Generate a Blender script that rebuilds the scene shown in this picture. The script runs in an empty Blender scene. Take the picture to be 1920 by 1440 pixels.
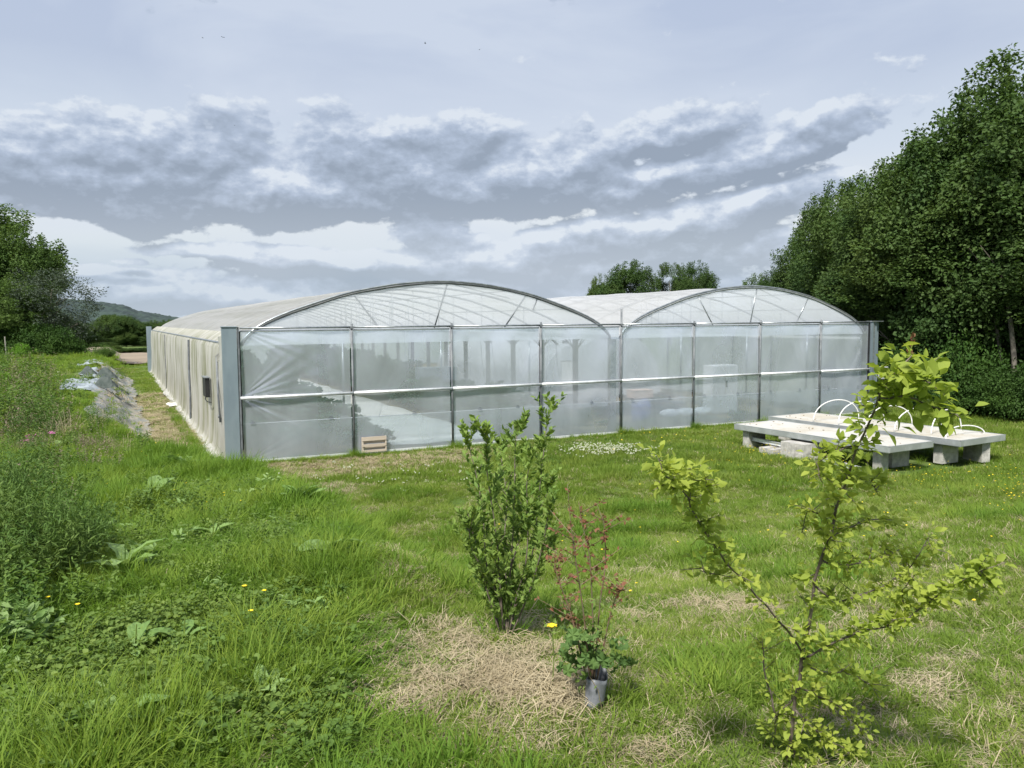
import bpy, math, random
import numpy as np
from mathutils import Vector, Matrix
random.seed(7); rng = np.random.default_rng(7)
S = bpy.context.scene
R = math.radians
# ------------------------------------------------------------------ camera
F_PX = 1517.64
CAM = np.array([-2.3852, -17.8967, 3.021]); YAW, PIT, ROL = R(26.1435), R(-4.5003), R(-0.4032)
fw = np.array([math.sin(YAW)*math.cos(PIT), math.cos(YAW)*math.cos(PIT), math.sin(PIT)])
r_ = np.array([math.cos(YAW), -math.sin(YAW), 0.0]); u_ = np.cross(r_, fw)
rt = r_*math.cos(ROL)+u_*math.sin(ROL); up = -r_*math.sin(ROL)+u_*math.cos(ROL)
cd = bpy.data.cameras.new('camera'); cam = bpy.data.objects.new('camera', cd); S.collection.objects.link(cam)
cam.matrix_world = Matrix(((rt[0], up[0], -fw[0], CAM[0]), (rt[1], up[1], -fw[1], CAM[1]), (rt[2], up[2], -fw[2], CAM[2]), (0, 0, 0, 1)))
cd.sensor_width = 36; cd.lens = 36*F_PX/1920; cd.clip_start = 0.05; cd.clip_end = 9000
S.camera = cam
def at(x, y, t): return CAM + (fw + rt*(x-960)/F_PX - up*(y-720)/F_PX)*t     # a photo pixel at depth t in metres
# ------------------------------------------------------------------ light
S.view_settings.view_transform = 'Standard'; S.view_settings.look = 'None'; S.view_settings.exposure = 0.60; S.view_settings.gamma = 1.0
S.render.engine = 'CYCLES'
S.cycles.max_bounces = 9; S.cycles.transparent_max_bounces = 24; S.cycles.diffuse_bounces = 3; S.cycles.glossy_bounces = 2
S.cycles.transmission_bounces = 5; S.cycles.caustics_reflective = False; S.cycles.caustics_refractive = False
S.cycles.sample_clamp_indirect = 4.0
SUN_DIR = Vector((-0.46, -0.42, 0.80)).normalized()
sl = bpy.data.lights.new('sun', 'SUN'); sun = bpy.data.objects.new('sun', sl); S.collection.objects.link(sun)
sl.energy = 4.9; sl.angle = R(7); sl.color = (1.0, 0.95, 0.86)
sun.rotation_euler = SUN_DIR.to_track_quat('Z', 'Y').to_euler(); sun.location = (-20, -10, 30)
W = bpy.data.worlds.new('World'); S.world = W; W.use_nodes = True
def build_sky():
    nt = W.node_tree; nt.nodes.clear()
    def N(t, tree=nt, **k):
        n = tree.nodes.new(t)
        for a, v in k.items(): setattr(n, a, v)
        return n
    def L(tree, a, b): tree.links.new(a, b)
    def M(tree, op, a, b=None, c=None, clamp=False):
        n = tree.nodes.new('ShaderNodeMath'); n.operation = op; n.use_clamp = clamp
        for i, v in enumerate((a, b, c)):
            if v is None: continue
            if isinstance(v, (int, float)): n.inputs[i].default_value = v
            else: tree.links.new(v, n.inputs[i])
        return n.outputs[0]
    # cloud density as a function of direction
    g = bpy.data.node_groups.new('cloud_density', 'ShaderNodeTree')
    g.interface.new_socket('Dir', in_out='INPUT', socket_type='NodeSocketVector')
    g.interface.new_socket('Density', in_out='OUTPUT', socket_type='NodeSocketFloat')
    gi = N('NodeGroupInput', g); go = N('NodeGroupOutput', g)
    sep = N('ShaderNodeSeparateXYZ', g); L(g, gi.outputs[0], sep.inputs[0])
    az0 = M(g, 'ARCTAN2', sep.outputs[0], sep.outputs[1])
    az = M(g, 'SUBTRACT', az0, YAW); el = M(g, 'ARCSINE', sep.outputs[2])
    mp = N('ShaderNodeMapping', g); mp.inputs['Scale'].default_value = (1, 1, 2.6); L(g, gi.outputs[0], mp.inputs[0])
    mp2 = N('ShaderNodeMapping', g); mp2.inputs['Scale'].default_value = (1, 1, 1.7); L(g, gi.outputs[0], mp2.inputs[0])
    def noise(scale, det, rough, dist=0.0, off=(0, 0, 0), src=None):
        n = N('ShaderNodeTexNoise', g); n.inputs['Scale'].default_value = scale; n.inputs['Detail'].default_value = det
        n.inputs['Roughness'].default_value = rough; n.inputs['Distortion'].default_value = dist
        a = N('ShaderNodeVectorMath', g); a.operation = 'ADD'; a.inputs[1].default_value = off
        L(g, (src or mp).outputs[0], a.inputs[0]); L(g, a.outputs[0], n.inputs['Vector']); return n
    nw = noise(9, 3, .5)
    cx = N('ShaderNodeCombineXYZ', g); L(g, az, cx.inputs[0]); L(g, el, cx.inputs[1])
    w1 = N('ShaderNodeVectorMath', g); w1.operation = 'SUBTRACT'; L(g, nw.outputs['Color'], w1.inputs[0]); w1.inputs[1].default_value = (.5, .5, .5)
    w2 = N('ShaderNodeVectorMath', g); w2.operation = 'MULTIPLY'; L(g, w1.outputs[0], w2.inputs[0]); w2.inputs[1].default_value = (.085, .045, 0)
    w3 = N('ShaderNodeVectorMath', g); w3.operation = 'ADD'; L(g, cx.outputs[0], w3.inputs[0]); L(g, w2.outputs[0], w3.inputs[1])
    blobs = [  # photo px centre, half sizes, tilt (deg), amplitude
        (150, 290, 290, 62, 3, .95), (360, 270, 190, 60, 10, .7), (60, 300, 160, 60, 0, .5), (330, 365, 330, 50, 0, .85), (180, 392, 150, 30, -6, .55), (560, 372, 190, 46, 2, .8),
        (640, 320, 190, 62, 14, .85), (820, 285, 150, 55, 22, .75), (900, 350, 230, 52, 4, .95), (1080, 310, 180, 55, 12, .9),
        (1270, 255, 130, 40, 10, .95), (1330, 330, 230, 40, 12, .8), (1500, 270, 150, 40, 16, .8), (1150, 360, 210, 34, 8, .75),
        (850, 455, 120, 34, -14, .7), (1090, 455, 300, 36, 10, .9), (1330, 415, 190, 34, 14, .85), (1450, 390, 170, 34, 14, .7),
        (520, 478, 190, 15, -3, .75), (700, 500, 260, 26, 2, .7), (950, 512, 340, 30, 3, .65), (620, 192, 70, 22, 4, .30),
        (300, 552, 360, 26, 0, .9), (640, 556, 330, 40, 0, .85), (1000, 566, 320, 46, 0, .8), (1300, 580, 260, 60, 0, .8), (760, 490, 200, 22, 4, .6), (1300, 470, 240, 26, 8, .7), (1480, 480, 120, 40, 0, .6), (160, 500, 60, 6, 0, .5), (265, 494, 40, 8, 0, .5), (220, 512, 140, 7, 0, .55), (10, 372, 46, 12, 0, .6), (1270, 500, 260, 14, 4, .5)]
    acc = None
    for (x, y, a, b, tl, amp) in blobs:
        m = N('ShaderNodeMapping', g); m.vector_type = 'TEXTURE'
        A = math.atan((x-960)/F_PX); E = math.atan((600-y)/F_PX*math.cos(A)); k = math.cos(A)
        m.inputs['Location'].default_value = (A, E, 0); m.inputs['Rotation'].default_value = (0, 0, R(tl)); m.inputs['Scale'].default_value = (a/F_PX*k*1.06, b/F_PX*1.15, 1)
        L(g, w3.outputs[0], m.inputs[0])
        ln = N('ShaderNodeVectorMath', g); ln.operation = 'LENGTH'; L(g, m.outputs[0], ln.inputs[0])
        mr = N('ShaderNodeMapRange', g); mr.interpolation_type = 'SMOOTHSTEP'; L(g, ln.outputs['Value'], mr.inputs[0])
        mr.inputs[1].default_value = 0.15; mr.inputs[2].default_value = 1.5; mr.inputs[3].default_value = amp; mr.inputs[4].default_value = 0.0
        acc = mr.outputs[0] if acc is None else M(g, 'MAXIMUM', M(g, 'MULTIPLY', M(g, 'ADD', acc, mr.outputs[0]), .72), M(g, 'MAXIMUM', acc, mr.outputs[0]))
    # the same kind of cloud carries on all round, outside the view
    far = N('ShaderNodeMapRange', g); far.interpolation_type = 'SMOOTHSTEP'; L(g, M(g, 'ABSOLUTE', az), far.inputs[0]); far.inputs[1].default_value = .62; far.inputs[2].default_value = .95
    nb = noise(2.2, 3, .5, off=(3.1, 7.7, 1.2))
    gen = M(g, 'MULTIPLY', M(g, 'MULTIPLY', M(g, 'SUBTRACT', nb.outputs[0], .42), 4.5, clamp=True), far.outputs[0])
    acc = M(g, 'MAXIMUM', acc, gen)
    n1 = noise(9.5, 9, .55, .0, (1.3, .2, 4.1), mp2); n3 = noise(26, 7, .55, .0, (2.3, 5.2, 1.1), mp2); n2 = noise(3.2, 2, .5, 0, (5.3, 1.2, .1))
    d = M(g, 'ADD', acc, M(g, 'MULTIPLY', M(g, 'SUBTRACT', n1.outputs[0], .5), 1.7))
    d = M(g, 'ADD', d, M(g, 'MULTIPLY', M(g, 'SUBTRACT', n2.outputs[0], .5), .5))
    d = M(g, 'ADD', d, M(g, 'MULTIPLY', M(g, 'ABSOLUTE', M(g, 'SUBTRACT', n3.outputs[0], .5)), -.9)); d = M(g, 'ADD', d, .06)
    L(g, M(g, 'SUBTRACT', d, .22), go.inputs[0])
    tc = N('ShaderNodeTexCoord'); D = tc.outputs['Generated']
    nrm = N('ShaderNodeVectorMath', operation='NORMALIZE'); L(nt, D, nrm.inputs[0]); D = nrm.outputs[0]
    def dens(off):
        a = N('ShaderNodeVectorMath', operation='ADD'); L(nt, D, a.inputs[0]); a.inputs[1].default_value = off
        b = N('ShaderNodeVectorMath', operation='NORMALIZE'); L(nt, a.outputs[0], b.inputs[0])
        q = N('ShaderNodeGroup'); q.node_tree = g; L(nt, b.outputs[0], q.inputs[0]); return q.outputs[0]
    d0 = dens((0, 0, 0)); d1 = dens((-.004, .0, .013))
    sp = N('ShaderNodeSeparateXYZ'); L(nt, D, sp.inputs[0])
    def ramp(fac, stops, tree=nt):
        c = N('ShaderNodeValToRGB'); e = c.color_ramp.elements
        while len(e) < len(stops): e.new(.5)
        for k_, (p, col) in zip(e, stops): k_.position = p; k_.color = (*col, 1)
        L(nt, fac, c.inputs[0]); return c.outputs[0]
    # high veil behind the cumulus, whiter near the horizon
    nv = N('ShaderNodeTexNoise'); nv.inputs['Scale'].default_value = 2.9; nv.inputs['Detail'].default_value = 6; nv.inputs['Distortion'].default_value = .5; nv.inputs['Roughness'].default_value = .5
    mv = N('ShaderNodeMapping'); mv.inputs['Scale'].default_value = (1, 1, 3.2); mv.inputs['Rotation'].default_value = (0, R(12), 0); L(nt, D, mv.inputs[0]); L(nt, mv.outputs[0], nv.inputs['Vector'])
    z = M(nt, 'ADD', sp.outputs[2], M(nt, 'MULTIPLY', M(nt, 'SUBTRACT', nv.outputs[0], .5), .10))
    base = ramp(z, [(0.0, (.58, .69, .77)), (.04, (.52, .62, .73)), (.075, (.72, .79, .85)), (.135, (.82, .86, .89)), (.19, (.66, .74, .85)), (.27, (.52, .60, .755)), (.40, (.49, .575, .755)), (1.0, (.47, .565, .745))])
    veil = ramp(nv.outputs[0], [(.38, (.0, .0, .0)), (.60, (1, 1, 1))])
    mx = N('ShaderNodeMix', data_type='RGBA'); L(nt, M(nt, 'MULTIPLY', veil, .62), mx.inputs[0]); L(nt, base, mx.inputs[6]); mx.inputs[7].default_value = (.70, .77, .88, 1)
    # cloud light: bright upper rims, dark flat bases
    rim = M(nt, 'ADD', M(nt, 'MULTIPLY', M(nt, 'SUBTRACT', d0, d1), 1.75), .35)
    thick = N('ShaderNodeMapRange'); L(nt, d0, thick.inputs[0]); thick.inputs[1].default_value = 0; thick.inputs[2].default_value = .42; thick.inputs[3].default_value = .34; thick.inputs[4].default_value = -.12
    lit = M(nt, 'ADD', rim, thick.outputs[0], clamp=True)
    ccol = ramp(lit, [(0.0, (.30, .36, .455)), (.30, (.375, .445, .56)), (.55, (.45, .53, .67)), (.8, (.60, .675, .80)), (1.0, (.76, .82, .90))])
    al = N('ShaderNodeMapRange', interpolation_type='SMOOTHSTEP'); L(nt, d0, al.inputs[0]); al.inputs[1].default_value = -.02; al.inputs[2].default_value = .14
    # fade clouds into the veil low down and at the zenith
    hz = N('ShaderNodeMapRange', interpolation_type='SMOOTHSTEP'); L(nt, sp.outputs[2], hz.inputs[0]); hz.inputs[1].default_value = 0; hz.inputs[2].default_value = .17; hz.inputs[3].default_value = .42; hz.inputs[4].default_value = .94
    m2 = N('ShaderNodeMix', data_type='RGBA'); L(nt, M(nt, 'MULTIPLY', al.outputs[0], hz.outputs[0]), m2.inputs[0]); L(nt, mx.outputs[2], m2.inputs[6]); L(nt, ccol, m2.inputs[7])
    # ground half of the dome
    lo = N('ShaderNodeMapRange', interpolation_type='SMOOTHSTEP'); L(nt, sp.outputs[2], lo.inputs[0]); lo.inputs[1].default_value = -.08; lo.inputs[2].default_value = -.01
    m3 = N('ShaderNodeMix', data_type='RGBA'); L(nt, lo.outputs[0], m3.inputs[0]); m3.inputs[6].default_value = (.12, .14, .10, 1); L(nt, m2.outputs[2], m3.inputs[7])
    b1 = N('ShaderNodeBackground'); L(nt, m3.outputs[2], b1.inputs[0]); b1.inputs[1].default_value = .67
    sky = N('ShaderNodeTexSky', sky_type='NISHITA', sun_disc=False); sky.sun_elevation = math.asin(SUN_DIR.z); sky.sun_rotation = math.atan2(SUN_DIR.x, SUN_DIR.y)
    b2 = N('ShaderNodeBackground'); L(nt, sky.outputs[0], b2.inputs[0]); b2.inputs[1].default_value = .05
    ms = N('ShaderNodeMixShader'); ms.inputs[0].default_value = .93; L(nt, b2.outputs[0], ms.inputs[1]); L(nt, b1.outputs[0], ms.inputs[2])
    o = N('ShaderNodeOutputWorld'); L(nt, ms.outputs[0], o.inputs[0])
build_sky()
W.cycles.sampling_method = 'MANUAL'; W.cycles.sample_map_resolution = 512
# ------------------------------------------------------------------ helpers
C = S.collection
def tag(o, label=None, cat=None, group=None, kind=None):
    if label: o['label'] = label
    if cat: o['category'] = cat
    if group: o['group'] = group
    if kind: o['kind'] = kind
    return o
def empty(name, loc, label, cat, group=None, rz=0):
    o = bpy.data.objects.new(name, None); C.objects.link(o); o.location = loc; o.rotation_euler = (0, 0, rz); o.empty_display_size = .1
    return tag(o, label, cat, group)
def add(name, me, parent=None, loc=(0, 0, 0), rot=(0, 0, 0), scale=(1, 1, 1), **k):
    o = bpy.data.objects.new(name, me); C.objects.link(o); o.location = loc; o.rotation_euler = rot; o.scale = scale
    if parent: o.parent = parent
    return tag(o, **k)
class MB:
    def __init__(s): s.v = []; s.f = []; s.m = []; s.n = 0; s.t = []
    def put(s, v, f, mi=0):
        v = np.asarray(v, float).reshape(-1, 3); s.v.append(v); s.f += [tuple(i+s.n for i in q) for q in f]; s.m += [mi]*len(f); s.n += len(v); return s
    def box(s, c, d, rz=0, rx=0, ry=0, mi=0, M=None):
        d = np.array(d)/2; v = np.array([(x, y, z) for x in (-1, 1) for y in (-1, 1) for z in (-1, 1)])*d
        if M is None: M = np.array((Matrix.Rotation(rz, 3, 'Z') @ Matrix.Rotation(ry, 3, 'Y') @ Matrix.Rotation(rx, 3, 'X')))
        return s.put(v@np.array(M).T+np.array(c), [(0, 1, 3, 2), (4, 6, 7, 5), (0, 4, 5, 1), (2, 3, 7, 6), (0, 2, 6, 4), (1, 5, 7, 3)], mi)
    def tube(s, P, rad, k=8, cap=True, mi=0):
        P = np.asarray(P, float); n = len(P); rad = np.broadcast_to(rad, n); T = np.gradient(P, axis=0); T /= np.linalg.norm(T, axis=1)[:, None]+1e-12
        ref = np.array([0, 0, 1.]) if abs(T[0][2]) < .9 else np.array([1., 0, 0]); a = np.cross(T[0], ref); a /= np.linalg.norm(a)
        vs = []
        th = np.linspace(0, 2*math.pi, k, endpoint=False)
        for i in range(n):
            a = a-T[i]*(a@T[i]); a /= np.linalg.norm(a)+1e-12; b = np.cross(T[i], a)
            vs.append(P[i]+rad[i]*(np.cos(th)[:, None]*a+np.sin(th)[:, None]*b))
        f = [(i*k+j, i*k+(j+1) % k, (i+1)*k+(j+1) % k, (i+1)*k+j) for i in range(n-1) for j in range(k)]
        if cap: f += [tuple(range(k-1, -1, -1)), tuple((n-1)*k+j for j in range(k))]
        return s.put(np.concatenate(vs), f, mi)
    def lathe(s, prof, c=(0, 0, 0), k=20, mi=0):
        th = np.linspace(0, 2*math.pi, k, endpoint=False); v = np.concatenate([np.c_[r*np.cos(th), r*np.sin(th), np.full(k, z)] for r, z in prof])+np.array(c)
        return s.put(v, [(i*k+j, i*k+(j+1) % k, (i+1)*k+(j+1) % k, (i+1)*k+j) for i in range(len(prof)-1) for j in range(k)], mi)
    def grid(s, V, mi=0):
        a, b = V.shape[:2]
        return s.put(V.reshape(-1, 3), [(i*b+j, i*b+j+1, (i+1)*b+j+1, (i+1)*b+j) for i in range(a-1) for j in range(b-1)], mi)
    def mesh(s, name, *mats, smooth=False, bevel=0):
        me = bpy.data.meshes.new(name); V = np.concatenate(s.v)
        me.from_pydata(V.tolist(), [], s.f)
        for m in mats: me.materials.append(m)
        if len(mats) > 1: me.polygons.foreach_set('material_index', s.m)
        if smooth: me.polygons.foreach_set('use_smooth', [True]*len(s.f))
        me.update(); return me
    def obj(s, name, mat, parent=None, smooth=False, bevel=0, **k):
        mats = mat if isinstance(mat, (list, tuple)) else [mat]
        o = add(name, s.mesh(name, *mats, smooth=smooth), parent, **k)
        if bevel:
            b = o.modifiers.new('bevel', 'BEVEL'); b.width = bevel; b.segments = 2; b.limit_method = 'ANGLE'
        return o
def fast_mesh(name, V, loops, per, mat, tint=None, smooth=False):
    """V (n,3), loops flat int, per = verts per face (constant)."""
    me = bpy.data.meshes.new(name); me.vertices.add(len(V)); me.vertices.foreach_set('co', np.ascontiguousarray(V, dtype=np.float32).ravel())
    nf = len(loops)//per; me.loops.add(len(loops)); me.loops.foreach_set('vertex_index', loops.astype(np.int32)); me.polygons.add(nf)
    me.polygons.foreach_set('loop_start', np.arange(nf, dtype=np.int32)*per); me.polygons.foreach_set('loop_total', np.full(nf, per, dtype=np.int32))
    if tint is not None:
        at_ = me.attributes.new('tint', 'FLOAT', 'POINT'); at_.data.foreach_set('value', np.ascontiguousarray(tint, dtype=np.float32))
    for m in (mat if isinstance(mat, (list, tuple)) else [mat]): me.materials.append(m)
    if smooth: me.polygons.foreach_set('use_smooth', np.ones(nf, dtype=bool))
    me.update(calc_edges=True); return me
def unit(a): return a/(np.linalg.norm(a, axis=-1, keepdims=True)+1e-9)
def leaves(pos, d, ln, wd, nrm=None, fold=.25, tris=4, droop=0.0, rg=rng):
    """folded leaves: returns V, loops (triangles). pos,d (n,3); ln,wd (n,)"""
    n = len(pos); d = unit(d)
    if nrm is None: nrm = rg.normal(size=(n, 3))*.6+np.array([0, 0, 1.])
    s = unit(np.cross(d, nrm)); nn = np.cross(s, d); ln = np.broadcast_to(ln, n)[:, None]; wd = np.broadcast_to(wd, n)[:, None]
    if tris == 2:
        V = np.stack([pos, pos+d*ln*.5+s*wd*.5+nn*wd*fold, pos+d*ln, pos+d*ln*.5-s*wd*.5+nn*wd*fold], 1)
        T = np.array([0, 1, 2, 0, 2, 3]); k = 4
    else:
        V = np.stack([pos, pos+d*ln*.42+s*wd*.5+nn*wd*fold, pos+d*ln*.5, pos+d*ln*.42-s*wd*.5+nn*wd*fold,
                      pos+d*ln*.75+s*wd*.33+nn*wd*fold*.6-nn*ln*droop, pos+d*ln*.75-s*wd*.33+nn*wd*fold*.6-nn*ln*droop, pos+d*ln-nn*ln*droop*2.2], 1)
        T = np.array([0, 1, 2, 0, 2, 3, 2, 1, 4, 2, 4, 6, 2, 6, 5, 2, 5, 3]); k = 7
    return V.reshape(-1, 3), (T[None]+np.arange(n)[:, None]*k).ravel(), k
# ------------------------------------------------------------------ materials
MT = {}
def nodes(name):
    m = bpy.data.materials.new(name); m.use_nodes = True; nt = m.node_tree; nt.nodes.clear(); MT[name] = m
    return m, nt, nt.nodes.new('ShaderNodeOutputMaterial')
def nn(nt, t, ins=None, **k):
    n = nt.nodes.new(t)
    for a, v in k.items(): setattr(n, a, v)
    for a, v in (ins or {}).items():
        if isinstance(v, bpy.types.NodeSocket): nt.links.new(v, n.inputs[a])
        else: n.inputs[a].default_value = v
    return n
def c4(c): return (*c, 1.0)
def noise_mix(nt, a, b, scale, lo=.4, hi=.6, vec=None, detail=5, stretch=None):
    co = nn(nt, 'ShaderNodeNewGeometry').outputs['Position'] if vec is None else vec
    if stretch: co = nn(nt, 'ShaderNodeMapping', {0: co, 'Scale': stretch}).outputs[0]
    n = nn(nt, 'ShaderNodeTexNoise', {'Vector': co, 'Scale': scale, 'Detail': detail, 'Roughness': .6})
    mr = nn(nt, 'ShaderNodeMapRange', {0: n.outputs[0], 1: lo, 2: hi}, interpolation_type='SMOOTHSTEP')
    mx = nn(nt, 'ShaderNodeMix', {0: mr.outputs[0]}, data_type='RGBA')
    for i, q in ((6, a), (7, b)):
        if isinstance(q, tuple): mx.inputs[i].default_value = c4(q)
        else: nt.links.new(q, mx.inputs[i])
    return mx.outputs[2], n.outputs[0]
def plain(name, a, b=None, rough=.6, metal=0, scale=6, bump=.0, bscale=40, stretch=None, spec=.5, lo=.4, hi=.6):
    m, nt, out = nodes(name)
    b = b or tuple(x*.82 for x in a)
    obj_co = nn(nt, 'ShaderNodeNewGeometry').outputs['Position']
    col, f = noise_mix(nt, a, b, scale, lo, hi, obj_co, stretch=stretch)
    p = nn(nt, 'ShaderNodeBsdfPrincipled', {'Base Color': col, 'Roughness': rough, 'Metallic': metal, 'Specular IOR Level': spec})
    if bump:
        bn = nn(nt, 'ShaderNodeTexNoise', {'Vector': obj_co, 'Scale': bscale, 'Detail': 4})
        nt.links.new(nn(nt, 'ShaderNodeBump', {'Height': bn.outputs[0], 'Strength': bump, 'Distance': .02}).outputs[0], p.inputs['Normal'])
    nt.links.new(p.outputs[0], out.inputs[0]); return m
def leafmat(name, a, b, c=None, trans=.4, rough=.6, pos_scale=.7, tintamt=1.0, spec=.16, pa=.4, pb=.62):
    """a/b mix by world-position patches, c mixed in by the per-leaf tint"""
    m, nt, out = nodes(name)
    col, _ = noise_mix(nt, a, b, pos_scale, pa, pb, detail=3)
    if c is not None:
        t = nn(nt, 'ShaderNodeAttribute', attribute_name='tint'); r = nn(nt, 'ShaderNodeObjectInfo')
        s = nn(nt, 'ShaderNodeMath', {0: t.outputs['Fac'], 1: r.outputs['Random']}, operation='ADD')
        s = nn(nt, 'ShaderNodeMath', {0: s.outputs[0], 1: .5*tintamt}, operation='MULTIPLY', use_clamp=True)
        mx = nn(nt, 'ShaderNodeMix', {0: s.outputs[0], 6: col, 7: c4(c)}, data_type='RGBA'); col = mx.outputs[2]
    p = nn(nt, 'ShaderNodeBsdfPrincipled', {'Base Color': col, 'Roughness': rough, 'Specular IOR Level': spec})
    br = nn(nt, 'ShaderNodeMix', {0: 1.0, 6: col, 7: (1.3, 1.28, .75, 1)}, data_type='RGBA', blend_type='MULTIPLY')
    tr = nn(nt, 'ShaderNodeBsdfTranslucent', {0: br.outputs[2]})
    ms = nn(nt, 'ShaderNodeMixShader', {0: trans, 1: p.outputs[0], 2: tr.outputs[0]})
    nt.links.new(ms.outputs[0], out.inputs[0]); return m
def film(name, clear, tint, tl, dcol, gl=.08, grough=.12, bump=.15, bscale=2.0, stain=None, stretch=(1, 1, 1), veins=0.0):
    """plastic film: clear share, translucent/diffuse milky share, thin gloss"""
    m, nt, out = nodes(name)
    co = nn(nt, 'ShaderNodeNewGeometry').outputs['Position']
    ms_ = nn(nt, 'ShaderNodeMapping', {0: co, 'Scale': stretch}).outputs[0]
    n = nn(nt, 'ShaderNodeTexNoise', {'Vector': ms_, 'Scale': bscale, 'Detail': 4, 'Distortion': .6})
    bu = nn(nt, 'ShaderNodeBump', {'Height': n.outputs[0], 'Strength': bump, 'Distance': .05})
    col = c4(dcol)
    if stain:
        s, _ = noise_mix(nt, dcol, stain[0], stain[1], stain[2], stain[3], co, stretch=stain[4]); col = s
    df = nn(nt, 'ShaderNodeBsdfDiffuse', {0: col}); tr = nn(nt, 'ShaderNodeBsdfTranslucent', {0: col})
    milk = nn(nt, 'ShaderNodeMixShader', {0: tl, 1: df.outputs[0], 2: tr.outputs[0]})
    cl = nn(nt, 'ShaderNodeBsdfTransparent', {0: c4(tint)})
    nc = nn(nt, 'ShaderNodeTexNoise', {'Vector': ms_, 'Scale': .9, 'Detail': 5, 'Distortion': 1.0})
    mr = nn(nt, 'ShaderNodeMapRange', {0: nc.outputs[0], 1: .3, 2: .7, 3: max(clear-.09, 0), 4: min(clear+.07, 1)})
    fac = mr.outputs[0]
    if veins:
        at_ = nn(nt, 'ShaderNodeAttribute', attribute_name='tint')
        fac = nn(nt, 'ShaderNodeMath', {0: fac, 1: nn(nt, 'ShaderNodeMath', {0: at_.outputs['Fac'], 1: veins}, operation='MULTIPLY').outputs[0]}, operation='SUBTRACT', use_clamp=True).outputs[0]
    a = nn(nt, 'ShaderNodeMixShader', {0: fac, 1: milk.outputs[0], 2: cl.outputs[0]})
    g = nn(nt, 'ShaderNodeBsdfGlossy', {0: (1, 1, 1, 1), 'Roughness': grough, 'Normal': bu.outputs[0]})
    lw = nn(nt, 'ShaderNodeFresnel', {0: 1.4, 'Normal': bu.outputs[0]})
    gf = nn(nt, 'ShaderNodeMath', {0: lw.outputs[0], 1: gl, 2: gl*.3}, operation='MULTIPLY_ADD', use_clamp=True)
    b = nn(nt, 'ShaderNodeMixShader', {0: gf.outputs[0], 1: a.outputs[0], 2: g.outputs[0]})
    nt.links.new(b.outputs[0], out.inputs[0]); return m
m_galv = plain('galvanised_steel', (.42, .45, .47), (.30, .33, .36), .38, .75, 9)
m_dark = plain('dark_steel', (.11, .125, .14), (.17, .185, .20), .6, .15, 5)
m_rail = plain('bright_rail', (.74, .77, .79), (.60, .63, .66), .35, .3, 8)
m_greybox = plain('grey_sheet_metal', (.25, .31, .35), (.21, .265, .305), .42, .35, 1.4, stretch=(1, 1, .4))
m_black = plain('black_plastic', (.012, .013, .015), (.02, .02, .022), .4)
m_front = film('front_film', .66, (.85, .925, 1.0), .35, (.80, .87, 1.0), gl=.50, grough=.16, bump=.12, bscale=1.6, stretch=(1, 1, .45), veins=.35)
m_skirt = film('skirt_film', .74, (.88, .95, .97), .5, (.66, .74, .80), gl=.2, grough=.3, bump=.2)
m_gable = film('gable_film', .36, (.93, .97, 1.0), .45, (.80, .85, .93), gl=.3, grough=.3, bump=.1)
m_roofL = film('roof_film_weathered', .24, (.97, .98, 1.0), .70, (.78, .775, .76), gl=.12, grough=.4, bump=.12, bscale=.9, stain=((.55, .55, .48), .7, .35, .8, (2.5, .12, 1)))
m_roofR = film('roof_film_white', .20, (.97, .98, 1.0), .62, (.86, .88, .91), gl=.12, grough=.4, bump=.12, bscale=.9, stain=((.70, .72, .73), .5, .3, .8, (2, .2, 1)))
m_side = film('side_film', .10, (.9, .9, .85), .5, (.66, .655, .60), gl=.08, grough=.5, bump=.35, bscale=3.0, stretch=(1, 2.0, .25), stain=((.36, .37, .25), 1.3, .42, .66, (1, 2.0, .34)))
m_crumple = film('crumpled_film', .05, (.9, .9, .9), .3, (.52, .52, .49), gl=.15, grough=.35, bump=.8, bscale=9)
m_white = plain('white_paint', (.78, .79, .80), (.70, .71, .71), .4)
m_inner = film('inner_fleece', .20, (1, 1, 1), .5, (.80, .83, .87), gl=.03, grough=.5, bump=.2)
m_blue = plain('blue_plastic', (.03, .12, .48), (.03, .10, .40), .4)
m_wood = plain('pale_wood', (.50, .44, .37), (.42, .36, .29), .7, stretch=(1, 1, 14), scale=3)
m_carton = plain('carton', (.62, .42, .33), (.52, .36, .28), .8)
m_conc = plain('concrete_block', (.46, .45, .43), (.34, .335, .32), .9, scale=9, bump=.5, bscale=60)
m_panel = plain('panel_top', (.46, .45, .41), (.34, .29, .21), .55, scale=1.1, lo=.45, hi=.75, bump=.1)
def stained(name, a, b, c, sc, rough):
    m, nt, out = nodes(name)
    co = nn(nt, 'ShaderNodeNewGeometry').outputs['Position']
    c1, _ = noise_mix(nt, a, b, sc, .42, .62, co); c2, _ = noise_mix(nt, c1, c, sc*4.3, .60, .72, co); c3, f = noise_mix(nt, c2, tuple(x*.55 for x in c), 26, .66, .74, co)
    p = nn(nt, 'ShaderNodeBsdfPrincipled', {'Base Color': c3, 'Roughness': rough}); nt.links.new(nn(nt, 'ShaderNodeBump', {'Height': f, 'Strength': .35, 'Distance': .01}).outputs[0], p.inputs['Normal']); nt.links.new(p.outputs[0], out.inputs[0]); return m
m_panel = stained('panel_top', (.50, .495, .465), (.44, .41, .345), (.36, .31, .22), 1.3, .5)
m_alu = plain('panel_edge', (.50, .53, .55), (.40, .43, .44), .4, .5, 3)
m_pvc = plain('white_pipe', (.78, .79, .78), (.7, .7, .69), .4)
m_soil = plain('dry_soil', (.24, .19, .13), (.16, .12, .08), .95, scale=2.5, bump=.6, bscale=14)
m_mottled = plain('mottled_white', (.74, .74, .71), (.55, .56, .50), .7, scale=1.8, lo=.3, hi=.8, bump=.3, bscale=5)
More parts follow.
